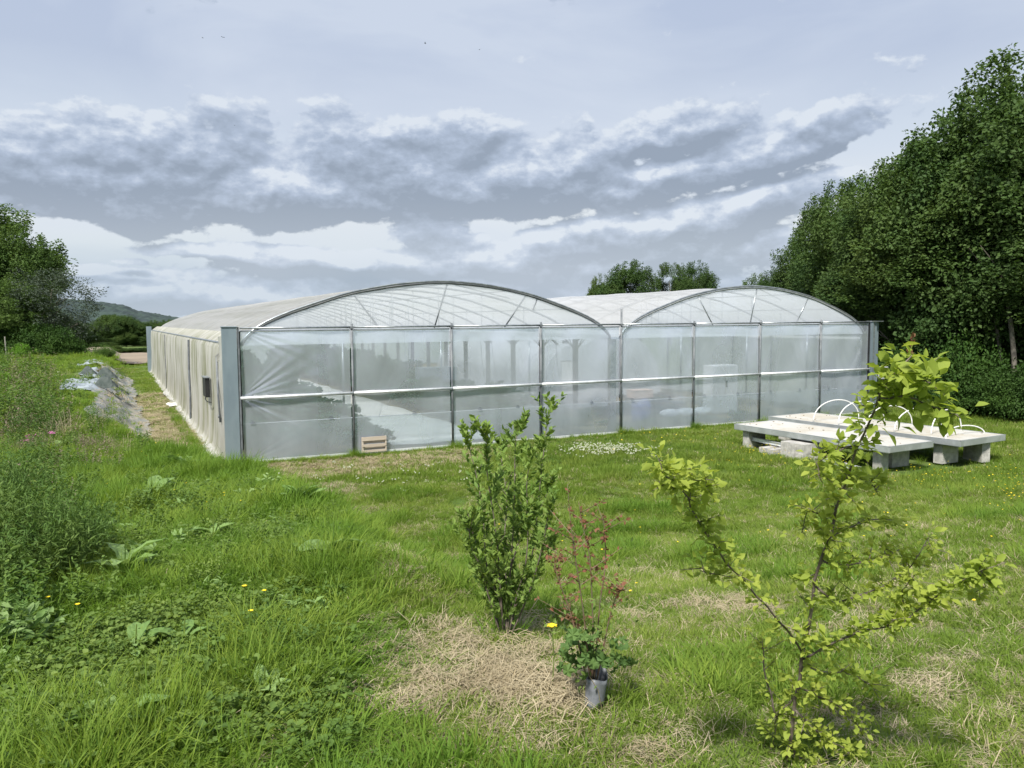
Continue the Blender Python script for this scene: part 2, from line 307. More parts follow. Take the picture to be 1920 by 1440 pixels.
m_tarp = plain('grey_tarp', (.27, .31, .34), (.18, .21, .23), .45, 0, 2.2, bump=.5, bscale=4, spec=.7)
m_tarpd = plain('weathered_tarp', (.15, .165, .165), (.25, .235, .20), .75, 0, 3.5, bump=.8, bscale=7, stretch=(1, .35, 1))
m_bark = plain('bark', (.10, .085, .065), (.17, .155, .13), .9, scale=14, bump=.6, bscale=30)
m_twig = plain('twig_bark', (.085, .065, .055), (.16, .13, .11), .7, scale=40)
m_rstem = plain('reddish_stem', (.15, .085, .055), (.12, .11, .06), .7, scale=20)
m_tube = plain('grey_guard', (.19, .20, .23), (.13, .14, .155), .5, scale=9)
m_yellow = plain('yellow_petal', (.85, .68, .02), (.80, .60, .02), .5)
m_pink = plain('pink_petal', (.62, .20, .46), (.55, .15, .38), .6)
m_wflower = plain('white_petal', (.46, .48, .36), (.36, .40, .26), .7)
m_treeA = leafmat('woodland_leaf', (.055, .105, .028), (.085, .135, .036), (.035, .070, .024), trans=.30, pos_scale=.45)
m_treeB = leafmat('left_tree_leaf', (.090, .155, .038), (.125, .190, .050), (.055, .105, .028), trans=.35, pos_scale=.4)
m_treeC = leafmat('silver_leaf', (.060, .085, .060), (.040, .065, .040), (.10, .12, .09), trans=.25, pos_scale=.6)
m_under = leafmat('undergrowth_leaf', (.035, .085, .016), (.07, .14, .025), (.03, .06, .015), trans=.3, pos_scale=.5)
m_grass = leafmat('grass_blade', (.19, .270, .042), (.27, .325, .070), (.12, .205, .030), trans=.45, pos_scale=.55)
m_lush = leafmat('lush_grass_blade', (.165, .275, .036), (.28, .365, .06), (.10, .195, .028), trans=.48, pos_scale=.9)
m_straw = leafmat('straw', (.36, .30, .19), (.26, .21, .125), (.46, .40, .28), trans=.15, pos_scale=2, rough=.6)
m_weed = leafmat('weed_leaf', (.14, .23, .05), (.21, .29, .07), (.09, .16, .04), rough=.6, trans=.4, pos_scale=1.1)
m_shrub = leafmat('willow_leaf', (.11, .20, .045), (.165, .26, .06), (.26, .34, .08), trans=.35, pos_scale=2.5, tintamt=.9)
m_sap = leafmat('sapling_leaf', (.32, .40, .07), (.40, .46, .09), (.24, .32, .06), trans=.5, pos_scale=3)
m_red = leafmat('red_leaf', (.25, .085, .06), (.16, .09, .045), (.22, .14, .08), trans=.35, pos_scale=5)
m_lobed = leafmat('currant_leaf', (.085, .16, .045), (.13, .21, .06), (.07, .13, .04), trans=.3, pos_scale=5)
m_dock = leafmat('dock_leaf', (.15, .26, .07), (.21, .33, .10), (.26, .36, .15), trans=.35, rough=.5, pos_scale=3)
m_feather = leafmat('feathery_leaf', (.09, .165, .035), (.14, .21, .05), (.06, .12, .03), trans=.3, pos_scale=2)
m_crop = leafmat('crop_leaf', (.05, .12, .085), (.08, .16, .10), (.04, .10, .075), trans=.3, pos_scale=1)
# ------------------------------------------------------------------ terrain
def sm(t): t = np.clip(t, 0, 1); return t*t*(3-2*t)
def T(X, Y):
    X = np.asarray(X, float); Y = np.asarray(Y, float)
    xf = np.interp(Y, [-14, -6.8, -1, 3], [0.6, .7, -.8, -1.62])
    Lh = .88+.52*sm((-3-Y)/11); s1 = sm((xf-X)/1.5); hr = 1.36*sm((-7.3-Y)/9.2)
    h = hr+(np.maximum(Lh, hr)-hr)*s1
    out = sm((X+.9)/.6)*sm((20.2-X)/.6)*sm((Y+.8)/.6)*sm((38.5-Y)/.8)
    n = .035*np.sin(X*1.3+Y*.7)*np.sin(Y*1.1-X*.4+1)+.018*np.sin(X*3.7+1.2)*np.sin(Y*3.1+.3)+.05*np.sin(X*.31+2)*np.sin(Y*.27)
    h = h+(n*(1-out))*np.clip((np.hypot(X-3, Y+18))/6, .3, 1)-.02
    d = np.hypot(X-CAM[0], Y-CAM[1]); h = h+s1*0-np.clip(d-65, 0, 1e9)*.0205*(d < 1e9)
    return np.maximum(h, -14)
def ground_at(px, py):
    lo = 1.0
    for t in np.concatenate([np.arange(1, 40, .05), np.arange(40, 400, .5)]):
        p = at(px, py, t)
        if p[2] <= T(p[0], p[1]): return p
    return p
# dry patches: (px, py, radius m, strength)
DRY = [(640, 925, .42, .75), (690, 965, .36, .75), (720, 1005, .30, .75), (738, 1085, .26, .75), (742, 1125, .24, .7), (600, 912, .4, .8), (760, 1190, .30, 1), (765, 1270, .38, 1), (745, 1330, .30, .7), (730, 1040, .35, .7), (915, 1235, .26, .9), (975, 1270, .26, .9), (1050, 1240, .2, .8), (1090, 1215, .22, .8), (1010, 1320, .3, .8), (1075, 1300, .22, .9), (880, 1200, .2, .7), (900, 1290, .25, .8), (1010, 1185, .22, .6),
       (1215, 1275, .25, 1), (1330, 1150, .32, .9), (1300, 1160, .25, .8), (1755, 1310, .22, .9), (400, 1385, .14, .9), (500, 1420, .14, .9), (1240, 1425, .2, .6),
       (680, 1340, .2, .7), (860, 1050, .3, .5), (1240, 1165, .3, .7), (1560, 1190, .3, .4), (130, 990, .3, .6), (960, 1060, .4, .4), (1170, 1030, .5, .35), (1640, 1350, .2, .5)]
EDGE = np.array([ground_at(x, y)[:2] for x, y in ((395, 890), (560, 925), (690, 1000), (725, 1100), (735, 1200), (730, 1300), (715, 1380), (690, 1436))])
EDGE = EDGE[np.argsort(EDGE[:, 1])]
def edge_x(y): return np.where(y > -1.5, np.interp(y, [-1.5, 3], [-1.2, -1.75]), np.interp(y, EDGE[:, 1], EDGE[:, 0]))
DRYW = [(*ground_at(x, y)[:2], r*(.72 if y > 1000 else 1), s) for x, y, r, s in DRY]
def dry(X, Y):
    d = np.zeros_like(X, dtype=float)
    for (x, y, r, s) in DRYW:
        d = np.maximum(d, s*np.exp(-((X-x)**2+(Y-y)**2)/(r*r)*.8))
    d = d*(.30+.70*sm((.5+.5*np.sin(X*4.1+1.7*np.sin(Y*3.3))*np.sin(Y*4.7+1.3*np.sin(X*2.9))-.30)/.3))
    path = sm((X+2.0)/.25)*sm((.1-X)/.2)*sm((Y+1.6)/1.0)*sm((26-Y)/20)            # trodden strip beside the greenhouse wall
    front = sm((X+1.2)/.8)*sm((6-X)/3.5)*sm((Y+2.6)/1.1)*sm((.2-Y)/.9)*.85         # worn ground before the front
    d = np.maximum(d, np.maximum(path*.72, front))
    ins = sm((X+.2)/.1)*sm((19.3-X)/.1)*sm((Y-.0)/.1)*sm((36.8-Y)/.1)
    return np.clip(np.maximum(d, ins), 0, 1)
def build_ground():
    def axis(a, b, st, far):
        mid = np.arange(a, b, st); g = []; s = st
        x = b
        while x < far: g.append(x); s *= 1.13; x += s
        g.append(far); l = []; s = st; x = a-st
        while x > -far: l.append(x); s *= 1.13; x -= s
        l.append(-far); return np.concatenate([l[::-1], mid, g])
    xs = axis(-8, 22, .14, 4500); ys = axis(-19.5, 8, .14, 4500)
    X, Y = np.meshgrid(xs, ys); Z = T(X, Y)
    micro = (np.sin(X*9.1+np.sin(Y*7.3)*1.5)*np.sin(Y*8.3+np.sin(X*6.1)))*.012*(np.hypot(X-CAM[0], Y-CAM[1]) < 16)
    Z = Z+micro*(1-sm((Y+.3)/.2)*sm((X+.4)/.2))
    V = np.stack([X, Y, Z], -1).reshape(-1, 3); a, b = X.shape
    i, j = np.meshgrid(np.arange(a-1), np.arange(b-1), indexing='ij'); q = np.stack([i*b+j, i*b+j+1, (i+1)*b+j+1, (i+1)*b+j], -1).reshape(-1)
    m, nt, out = nodes('ground')
    co = nn(nt, 'ShaderNodeNewGeometry').outputs['Position']
    g1, _ = noise_mix(nt, (.075, .125, .028), (.115, .155, .045), .9, .35, .65, co)
    g2, _ = noise_mix(nt, g1, (.05, .08, .02), 7, .5, .7, co)
    s1, _ = noise_mix(nt, (.25, .20, .125), (.15, .115, .07), 6, .4, .65, co)
    s2, _ = noise_mix(nt, s1, (.28, .225, .15), 30, .5, .65, co)
    at_ = nn(nt, 'ShaderNodeAttribute', attribute_name='tint')
    mx = nn(nt, 'ShaderNodeMix', {0: at_.outputs['Fac'], 6: g2, 7: s2}, data_type='RGBA')
    bn = nn(nt, 'ShaderNodeTexNoise', {'Vector': co, 'Scale': 22, 'Detail': 6})
    p = nn(nt, 'ShaderNodeBsdfPrincipled', {'Base Color': mx.outputs[2], 'Roughness': .95, 'Specular IOR Level': .15,
           'Normal': nn(nt, 'ShaderNodeBump', {'Height': bn.outputs[0], 'Strength': .8, 'Distance': .04}).outputs[0]})
    nt.links.new(p.outputs[0], out.inputs[0])
    add('ground', fast_mesh('ground', V, q, 4, m, tint=(dry(X, Y)*.85).ravel(), smooth=True), label='uneven green ground falling gently towards the greenhouse', kind='structure')
build_ground()
# ploughed strip beyond the left meadow
def strip_sheet(name, x0, x1, y0, y1, mat, lift, nx=40, ny=20, **k):
    X, Y = np.meshgrid(np.linspace(x0, x1, nx), np.linspace(y0, y1, ny)); Z = T(X, Y)+lift
    return MB().grid(np.stack([X, Y, Z], -1)).obj(name, mat, **k)
m_field = plain('ploughed_earth', (.26, .21, .155), (.20, .165, .12), .95, scale=.25, bump=.4, bscale=3, stretch=(.3, 2, 1))
strip_sheet('ploughed_field', -75, 8, 47, 116, m_field, .10, nx=220, ny=160, label='brown ploughed field beyond the meadow', kind='structure')
# ------------------------------------------------------------------ greenhouse
PX = np.array([0, 1.2, 2.4, 3.6, 4.1, 4.45, 4.62, 4.75]); PZ = np.array([3.94, 3.85, 3.63, 3.24, 3.04, 2.86, 2.70, 2.52])
BAY = [(4.76, 4.70), (14.38, 4.62)]; LEN = 36.8; NA = 18; SP = 2.04; Y0 = .30; XR = 19.0
def prof(n=40):
    u = np.linspace(-4.75, 4.75, n); u = np.sign(u)*4.75*(1-(1-np.abs(u)/4.75)**1.3)
    return u, np.interp(np.abs(u), PX, PZ)
def smoothprof(n=44):
    u, z = prof(n)
    for _ in range(2): z[1:-1] = (z[:-2]+2*z[1:-1]+z[2:])/4
    return u, z
UP, ZP = smoothprof()
GH = empty('greenhouse', (0, 0, 0), 'long two-bay plastic film greenhouse with arched white roofs and clear front', 'greenhouse')
def build_greenhouse():
    # front posts
    for k in range(1, 8):
        x = 2.4*k; zt = 3.30 if k == 4 else 2.97; x = {4: 9.6}.get(k, x)
        fp_ = MB().tube([(x, -.03, -.05), (x, -.03, zt)], .026, 10).obj('front_post', m_dark, GH, smooth=True)
        c = MB(); c.box((x, -.03, 2.885), (.08, .085, .05)); c.box((x-.07, -.03, 2.885), (.09, .03, .03)); c.obj('clamp', m_dark, fp_)
        if k != 4: MB().tube([(x-.1, .42, .86), (x-.1, .42, 2.86)], .026, 8).obj('inner_post', m_galv, GH, smooth=True)
        MB().box((x-.1, .42, .84), (.16, .08, .03)).obj('post_foot', m_galv, GH)
    for k in range(8):
        a = 2.4*k+(.04 if k else .0); b = 2.4*(k+1)-.04 if k < 7 else 18.86
        MB().tube([(a, -.035, 2.895), (b, -.035, 2.895)], .021, 8).obj('top_rail', m_galv, GH, smooth=True)
        MB().tube([(a, .0, 2.83), (b, .0, 2.83)], .016, 8).obj('lower_top_rail', m_rail, GH, smooth=True)
        MB().tube([(a-.03, -.055, 1.416), (b+.03, -.055, 1.416)], .034, 10).obj('middle_rail', m_rail, GH, smooth=True)
        MB().box(((a+b)/2, .0, .035), (b-a, .03, .05)).obj('bottom_rail', m_rail, GH)
        # film panel with folds; creases radiate from the corner at the first panel
        for (z0, z1) in ((.06, 1.39), (1.44, 2.82)):
            nx, nz = (90, 60) if k == 0 else (40, 26)
            U, Z = np.meshgrid(np.linspace(a, b, nx), np.linspace(z0, z1, nz)); Yv = .012+.010*np.sin(U*2.1+Z*1.3+k)+.006*np.sin(U*5.3-Z*3+k*2)
            tint = .10*np.maximum(0, np.sin(U*3.1+Z*5+k*1.7)*np.sin(U*.9+2*k)-.3)
            if k == 0:
                for (cx, cz, ck) in ((0, 1.42, .8), (0, .0, .35), (0, 2.86, .3)):
                    r = np.hypot(U-cx, Z-cz)+.02; th = np.arctan2(Z-cz, U-cx)
                    w = np.sin(th*19+np.sin(th*7+cz)*2.2)+.6*np.sin(th*37+1); am = ck*np.exp(-r/.48)*(1-np.exp(-r/.15))*np.exp(-(th/.75)**4)
                    Yv = Yv+.030*w*am; tint = tint+np.clip(w-.35, 0, 1)*am*1.5
            V = np.stack([U, Yv, Z], -1).reshape(-1, 3); i, j = np.meshgrid(np.arange(nz-1), np.arange(nx-1), indexing='ij')
            q = np.stack([i*nx+j, i*nx+j+1, (i+1)*nx+j+1, (i+1)*nx+j], -1).ravel()
            add('film_panel', fast_mesh('film_panel', V, q, 4, m_front, tint=np.clip(tint, 0, 1).ravel(), smooth=True), GH)
    # inner skirt of film with printed marks above it
    V = np.stack(np.meshgrid(np.linspace(.1, 18.8, 120), np.linspace(.03, .80, 8)), -1)
    MB().grid(np.stack([V[..., 0], .36+.012*np.sin(V[..., 0]*4), V[..., 1]], -1)).obj('skirt_film', m_skirt, GH, smooth=True)
    MB().tube([(.05, .36, .81), (18.85, .36, .81)], .012, 6).obj('skirt_cord', m_rail, GH)
    m_ink = plain('faded_print', (.10, .12, .15), (.13, .15, .18), .6)
    for x in [.2, 1.9, 3.85, 5.53, 6.55, 8.7, 9.98, 11.2, 12.4, 13.6, 14.85, 16.0, 17.2, 18.45]:
        b = MB()
        for (dx, dz, w, h) in ((-.012, .03, .05, .010), (.012, .022, .03, .008), (0, -.006, .11, .008), (.02, -.018, .07, .007), (-.03, -.018, .04, .007)): b.box((x+dx, -.012, .885+dz), (w, .002, h))
        b.obj('printed_mark', m_ink, GH)
    # arches, trusses, columns
    for bi, (cx, hw) in enumerate(BAY):
        k = hw/4.75; X = cx+UP*k
        arch = MB().tube(np.c_[X, np.zeros_like(X), ZP], .028, 8).mesh('arch', m_galv, smooth=True)
        tr = MB(); tr.tube([(cx-4.3*k, 0, 2.60), (cx+4.3*k, 0, 2.60)], .022, 6)
        for u in (-3.2, -1.9, -.64, .64, 1.9, 3.2): tr.tube([(cx+u*k, 0, 2.6), (cx+u*k, 0, float(np.interp(abs(u), PX, PZ))-.02)], .012, 5)
        tr = tr.mesh('truss', m_galv, smooth=True)
        for i in range(NA):
            y = Y0+SP*i
            if i == 0:
                add('front_arch', MB().tube(np.c_[X, np.zeros_like(X), ZP], .034, 10).mesh('front_arch', m_dark if bi == 0 else m_galv, smooth=True), GH, (0, y, 0))
                add('front_arch_outer', MB().tube(np.c_[X, np.zeros_like(X), ZP+.045], .022, 8).mesh('front_arch_outer', m_galv, smooth=True), GH, (0, y-.02, 0))
            else:
                add('arch', arch, GH, (0, y, 0))
                add('truss', tr, GH, (0, y, 0))
        st = [(2.57, 3.60, 3.14, 2.86), (4.83, 3.88, 4.49, 2.86), (6.97, 3.66, 6.35, 2.86), (7.27, 3.56, 7.15, 3.27)] if bi == 0 else [(12.37, 3.66, 12.91, 2.86), (14.54, 3.90, 14.29, 2.86), (16.6, 3.66, 16.09, 2.86)]
        for (x0, z0, x1, z1) in st: MB().tube([(x0, Y0, z0), (x1, Y0, z1)], .019, 8).obj('strut', m_dark if bi == 0 else m_galv, GH, smooth=True)
        MB().tube([(cx+.3, Y0+.03, 3.88), (cx+2.35*k, Y0+1.2, 3.60)], .014, 6).obj('brace', m_galv, GH, smooth=True)
        # gable film
        n = len(X); b = MB(); V = []
        for t in np.linspace(0, 1, 6): V.append(np.c_[X, Y0-.015+.01*np.sin(X*3+t*4), 2.52+(ZP-2.52)*t])
        b.grid(np.stack(V)).obj('gable_film', m_gable, GH, smooth=True)
        V = [np.c_[X, Y0+(LEN-Y0)+.0*X, 2.52+(ZP-2.52)*t] for t in np.linspace(0, 1, 4)]
        MB().grid(np.stack(V)).obj('rear_gable_film', m_inner, GH)
        # roof film
        ys = np.linspace(.24, LEN, 150); V = []
        for y in ys:
            ph = (y-Y0)/SP; sag = .022*np.sin(math.pi*(ph % 1))
            wr = .010*np.sin(y*1.9+X*1.1)*np.sin(X*2.3+y*.3)
            V.append(np.c_[X, np.full(n, y), ZP+.038-sag+wr])
        V[0][:, 2] -= .03
        MB().grid(np.stack(V)).obj('roof_film', m_roofL if bi == 0 else m_roofR, GH, smooth=True)
        for u in (-3.3, -1.6, 0, 1.6, 3.3): MB().tube([(cx+u*k, Y0, float(np.interp(abs(u), PX, PZ))-.04), (cx+u*k, LEN, float(np.interp(abs(u), PX, PZ))-.04)], .014, 6).obj('purlin', m_galv, GH)
    # valley gutter and columns
    g = MB(); V = [[(9.36+.0, y, 2.62), (9.47, y, 2.50), (9.73, y, 2.50), (9.84, y, 2.62)] for y in (Y0-.06, LEN)]
    g.grid(np.array(V, float)).obj('valley_gutter', m_galv, GH)
    col = MB().box((0, 0, 1.25), (.12, .12, 2.5)).mesh('column', m_dark)
    br = MB(); 
    for s in (-1, 1): br.tube([(0, s*.06, 2.15), (0, s*.4, 2.5)], .016, 6); br.tube([(s*.06, 0, 2.2), (s*.38, 0, 2.52)], .016, 6)
    br = br.mesh('column_brace', m_galv)
    for i in range(NA):
        y = Y0+SP*i+(.0 if i else .12)
        if i != 0: add('column', col, GH, (9.6, y, 0)); add('column_brace', br, GH, (9.6, y, 0))
        else: add('column', MB().box((0, 0, 1.25), (.18, .14, 2.5)).mesh('column', m_galv), GH, (9.6, y, 0))
        add('side_post', MB().tube([(0, 0, 0), (0, 0, 2.55)], .03, 8).mesh('side_post', m_galv), GH, (-.22, y, 0))
        add('side_post', MB().tube([(0, 0, 0), (0, 0, 2.55)], .03, 8).mesh('side_post', m_galv), GH, (19.05, y, 0))
    for x in (-.24, 19.07): MB().tube([(x, Y0, 2.56), (x, LEN, 2.56)], .03, 8).obj('eave_rail', m_galv, GH)
    # left wall film: bulging between the posts, folded, hanging from a rounded eave
    ny = 420; ys = np.linspace(.62, LEN, ny); prof_ = [(.06, 2.80), (-.12, 2.68), (-.24, 2.58), (-.30, 2.45), (-.31, 2.1), (-.32, 1.7), (-.31, 1.3), (-.32, .9), (-.33, .5), (-.35, .2), (-.40, .06), (-.52, .01)]
    V = []
    folds = [(21.0, .10), (16.0, .08), (8.4, .16), (3.5, .14), (12.0, .04), (26, .08), (31, .08), (5.8, .05)]
    for (x, z) in prof_:
        a = sm((2.62-z)/.3)
        d = -.035*np.abs(np.sin((ys-Y0)/SP*math.pi))*a-.008*np.sin(ys*9+z*2)*a-.006*np.sin(ys*23)*a*sm((1.2-z)/1.2)
        for fy, fd in folds: d = d+fd*a*np.exp(-((ys-fy-.05*math.sin(z*2))/.11)**2)
        V.append(np.c_[x+d, ys, np.full(ny, z)])
    MB().grid(np.stack(V)).obj('side_wall_film', m_side, GH, smooth=True)
    for fy in (21.0, 8.4): MB().tube([(-.36, fy, 2.5), (-.375, fy+.04, 1.6), (-.37, fy-.03, .8), (-.38, fy+.05, .1)], .018 if fy != 8.4 else .035, 6).obj('fold_shade_cord', m_dark, GH)  # dark cords added in place of the shading along two wall folds
    # right wall, rear wall
    V = [[(19.12, y, z) for y in np.linspace(.5, LEN, 20)] for z in (2.6, 1.3, 0)]
    MB().grid(np.array(V, float)).obj('right_wall_film', m_inner, GH)
    V = [[(x, LEN-.01, z) for x in np.linspace(-.3, 19.1, 20)] for z in (2.56, 1.3, 0)]
    MB().grid(np.array(V, float)).obj('rear_wall_film', m_inner, GH)
    MB().box((-.42, LEN+.1, 1.35), (.3, .12, 2.9)).obj('rear_corner_panel', m_greybox, GH)
    # near end closure of the left wall: loose white flap behind the corner box
    n = 24; zz = np.linspace(2.72, .02, n); V = []
    for s in np.linspace(0, 1, 10):
        edge = .95*np.sin(np.clip((2.55-zz)/2.4, 0, 1)*math.pi*.5)**.7
        V.append(np.c_[-.34-.05*np.sin(s*math.pi)*np.ones(n)+.02*np.sin(zz*5+s*4), .08+s*(.45+.35*edge), zz])
    MB().grid(np.stack(V)).obj('end_flap', m_crumple, GH, smooth=True)
    c = MB(); c.tube([(-.42, .50, 2.30), (-.43, .36, 1.5), (-.42, .22, .9)], .022, 8); c.box((-.43, .28, 1.02), (.05, .07, .06)); c.obj('roll_up_tube', m_dark, GH, smooth=True)
    b = MB()
    for i in range(7): b.put(np.array([(-.36+.02*math.cos(i*2.1), .30+.05*i, 2.34+.04*math.sin(i*1.7)), (-.44, .34+.05*i, 2.30), (-.42, .36+.05*i, 2.22+.04*math.sin(i*2.3)), (-.35, .33+.05*i, 2.2)]), [(0, 1, 2, 3)])
    b.obj('bunched_film', m_crumple, GH)
    # crumpled loose film lying along the foot of the wall
    ny = 300; ys = np.linspace(.6, 30, ny); V = []
    r2_ = np.random.default_rng(3); w = .02+.13*np.abs(np.sin(ys*.9)*np.sin(ys*.37+1))+.03*r2_.random(ny)
    for s in np.linspace(0, 1, 9):
        V.append(np.c_[-.36-w*s*1.5-.02*np.sin(ys*14+s*9), ys+.04*np.sin(ys*11+s*7), .09*(1-s)**1.6+.02+.03*np.sin(ys*7+s*6)*np.sin(ys*17+s*3)*(1-.3*s)+.03*r2_.random(ny)])
    MB().grid(np.stack(V)).obj('loose_skirt', m_crumple, GH, smooth=False)
    # corner boxes
    b = MB(); b.box((-.215, -.02, 1.455), (.30, .10, 2.93)); b.box((-.215, -.02, 2.925), (.33, .14, .02)); b.obj('corner_box', m_greybox, GH, bevel=.006)
    b = MB(); b.box((-.035, -.03, 1.44), (.035, .07, 2.96)); b.obj('corner_post', m_dark, GH)
    b = MB(); b.tube([(.0+.005*math.sin(i*1.9), .015, .3+i*.18) for i in range(15)], [.012+.007*abs(math.sin(i*2.3)) for i in range(15)], 6); b.obj('black_seal', m_black, GH)
    MB().box((-.22, .55, 1.5), (.06, .9, .05)).obj('corner_tie', m_galv, GH)
    b = MB(); b.box((18.90, .02, 1.43), (.05, .07, 2.86)); b.obj('right_gap_strip', m_black, GH)  # black strip added in place of the dark gap beside the right posts
    for (x, y, w, z) in ((18.985, -.02, .075, 2.9), (19.085, .0, .06, 2.9), (19.19, .03, .075, 2.9), (19.37, .12, .08, 2.9)): MB().box((x, y, z/2), (w, w, z)).obj('right_post', m_greybox if w > .07 else m_galv, GH)
    MB().box((19.18, .03, 2.91), (.52, .22, .025)).obj('right_cap', m_galv, GH)
    b = MB(); b.box((19.56, .05, 1.27), (.13, .16, .40)); b.box((19.72, .05, 1.27), (.12, .16, .38)); eb_ = b.obj('electric_box', plain('grey_box', (.42, .44, .46), (.36, .38, .4), .5), GH, bevel=.01)
    MB().box((19.47, .05, 1.40), (.16, .04, .05)).obj('box_bracket', m_rail, eb_)
    b = MB(); b.box((-.43, 2.85, 1.47), (.10, .62, .46)); cb_ = b.obj('black_control_box', m_black, GH, bevel=.01)
    MB().box((-.435, 2.85, 1.712), (.13, .68, .02)).obj('control_box_lid', m_galv, cb_)
    MB().tube([(-.44, 2.9, 1.25), (-.47, 2.75, 1.18), (-.45, 2.5, 1.14), (-.38, 2.3, 1.14)], .012, 6).obj('control_cable', m_black, cb_, smooth=True)
    # crop strings
    for (x, z0, z1, dx) in ((1.0, 2.6, 1.55, .22), (1.45, 2.6, 1.5, 0), (2.7, 1.4, .6, .1), (3.1, 2.6, 2, -.1), (3.45, 1.4, .7, -.15), (4.1, 2.6, 1.7, -.05), (4.5, 1.4, .5, -.1), (5.6, 2.6, 1.8, -.06), (6.0, 2.6, 1.6, .1), (6.3, 2.6, 1.6, .15), (8.2, 2.6, 1.5, .1)):
        MB().tube([(x, 1.0, z0), (x+dx*.4, 1.02, (z0+z1)/2), (x+dx, 1.0, z1)], .007, 5).obj('crop_string', m_dark, GH)
build_greenhouse()
# long pale strip along the floor of the left bay
V = np.stack(np.meshgrid(np.linspace(3.5, 6.35, 14), np.linspace(.7, 36, 90)), -1)
MB().grid(np.stack([V[..., 0]+.06*np.sin(V[..., 1]*1.7), V[..., 1], .035+.012*np.sin(V[..., 0]*5+V[..., 1]*3)], -1)).obj('floor_strip', m_mottled, smooth=True, label='long pale strip on the floor between crops inside the left bay', cat='ground cloth')
# things inside the greenhouse
def inside():
    # cabinet
    t = empty('cabinet', (15.06, 2.2, 0), 'tall white cabinet standing inside the right bay behind the film', 'cabinet')
    b = MB(); b.box((0, .25, .78), (1.02, .45, 1.54)); b.obj('body', m_white, t, bevel=.01)
    b = MB(); b.box((-.26, .01, .78), (.49, .02, 1.48)); b.obj('door', m_white, t, bevel=.004)
    b = MB(); b.box((.26, .01, .78), (.49, .02, 1.48)); dr_ = b.obj('door', m_white, t, bevel=.004)
    MB().box((.04, -.015, .95), (.05, .03, .20)).obj('handle', m_dark, dr_)
    # barrel
    t = empty('barrel', (11.6, 1.9, 0), 'blue plastic barrel seen through the film of the right bay', 'barrel')
    MB().lathe([(0, .0), (.25, .0), (.28, .04), (.285, .2), (.30, .23), (.285, .26), (.285, .42), (.30, .45), (.28, .48), (.27, .6), (.22, .64), (.20, .66), (0, .66)], k=24).obj('body', m_blue, t, smooth=True)
    MB().lathe([(0, .69), (.21, .69), (.225, .67), (.225, .655), (.2, .65)], k=24).obj('lid', m_blue, t)
    t = empty('box', (11.56, 1.9, .695), 'brownish carton resting on top of the blue barrel', 'box')
    b = MB(); b.box((0, 0, .12), (.66, .42, .22)); b.obj('body', m_carton, t, bevel=.01); MB().box((0, 0, .24), (.69, .45, .025)).obj('lid', m_carton, t)
    # sacks
    r3 = np.random.default_rng(11)
    labs = ['white sack slumped on the greenhouse floor, farthest from the cabinet', 'white sack lying between the other two by the cabinet', 'white sack lying nearest the tall white cabinet']
    for i, (x, w) in enumerate(((12.75, .62), (13.35, .66), (14.0, .6))):
        n = 14; V = []
        for a in np.linspace(0, math.pi, n):
            th = np.linspace(0, 2*math.pi, 21); rr = math.sin(a)
            V.append(np.c_[w*.55*rr*np.cos(th)*(1+.08*np.sin(3*th+i)), .26*rr*np.sin(th), .14+.15*math.cos(a)+.03*np.sin(4*th+a*3+i)*rr])
        o = MB().grid(np.stack(V)).obj('sack', m_white, smooth=True, label=labs[i], cat='sack', group='white sacks inside the right bay'); o.location = (x, 2.0, .0)
    # slatted crate leaning on the film
    t = empty('wooden_crate', (2.85, -.10, .06), 'small pale slatted wooden crate leaning on the front film beside the second post', 'crate')
    for z in (.02, .15, .30): MB().box((0, 0, z), (.56, .014, .09 if z > .2 else .055)).obj('slat', m_wood, t)
    for z in (.085, .22): MB().box((0, .055, z), (.56, .012, .06)).obj('slat', m_wood, t)
    for x in (-.27, .27): MB().box((x, .035, .165), (.03, .06, .35)).obj('side_board', m_wood, t)
    # fuse cabinet on a column
    t = empty('switch_cabinet', (11.45, 6.0, 0), 'narrow white switch cabinet beside a dark column deep inside the greenhouse', 'cabinet')
    MB().box((0, .1, 1.05), (.5, .18, 1.2)).obj('body', m_white, t, bevel=.01); MB().box((.0, 0, 1.05), (.46, .012, 1.12)).obj('door', m_white, t); MB().box((-.0, .1, .22), (.08, .08, .45)).obj('leg', m_dark, t)
    # braced pillar
    t = empty('braced_pillar', (11.9, 6.9, 0), 'dark branching steel pillar standing behind the switch cabinet', 'pillar')
    MB().box((0, 0, 1.15), (.16, .16, 2.3)).obj('shaft', m_dark, t)
    for s in (-1, 1): MB().tube([(0, 0, 1.9), (s*.8, 0, 2.55)], .04, 6).obj('brace', m_dark, t)
    MB().box((0, 0, 2.58), (3.6, .1, .12)).obj('beam', m_dark, t)
    # inner fleece tunnels
    for i, (x0, x1, y0, y1, h, lb) in enumerate(((10.4, 13.2, 6.0, 16, 2.2, 'lower pinkish white inner tunnel of fleece nearer the valley column'), (12.9, 17.2, 8.5, 20, 2.5, 'wide white inner tunnel of fleece behind the tall cabinet'))):
        t = empty('inner_tunnel', ((x0+x1)/2, y0, 0), lb, 'tunnel'); w = (x1-x0)/2
        a = np.linspace(0, math.pi, 24); V = [np.c_[w*np.cos(a), np.full(24, y), h*np.sin(a)**.8] for y in np.linspace(0, y1-y0, 10)]
        MB().grid(np.stack(V)).obj('cover', m_inner, t, smooth=True)
        V = [np.c_[w*np.cos(a)*s, np.full(24, .01), h*np.sin(a)**.8*s] for s in np.linspace(0, 1, 5)]
        MB().grid(np.stack(V)).obj('end_sheet', m_inner, t, smooth=True)
    # a work bench
    t = empty('work_bench', (7.9, 9, 0), 'low dark work bench standing in the left bay beyond the pale floor strip', 'bench')
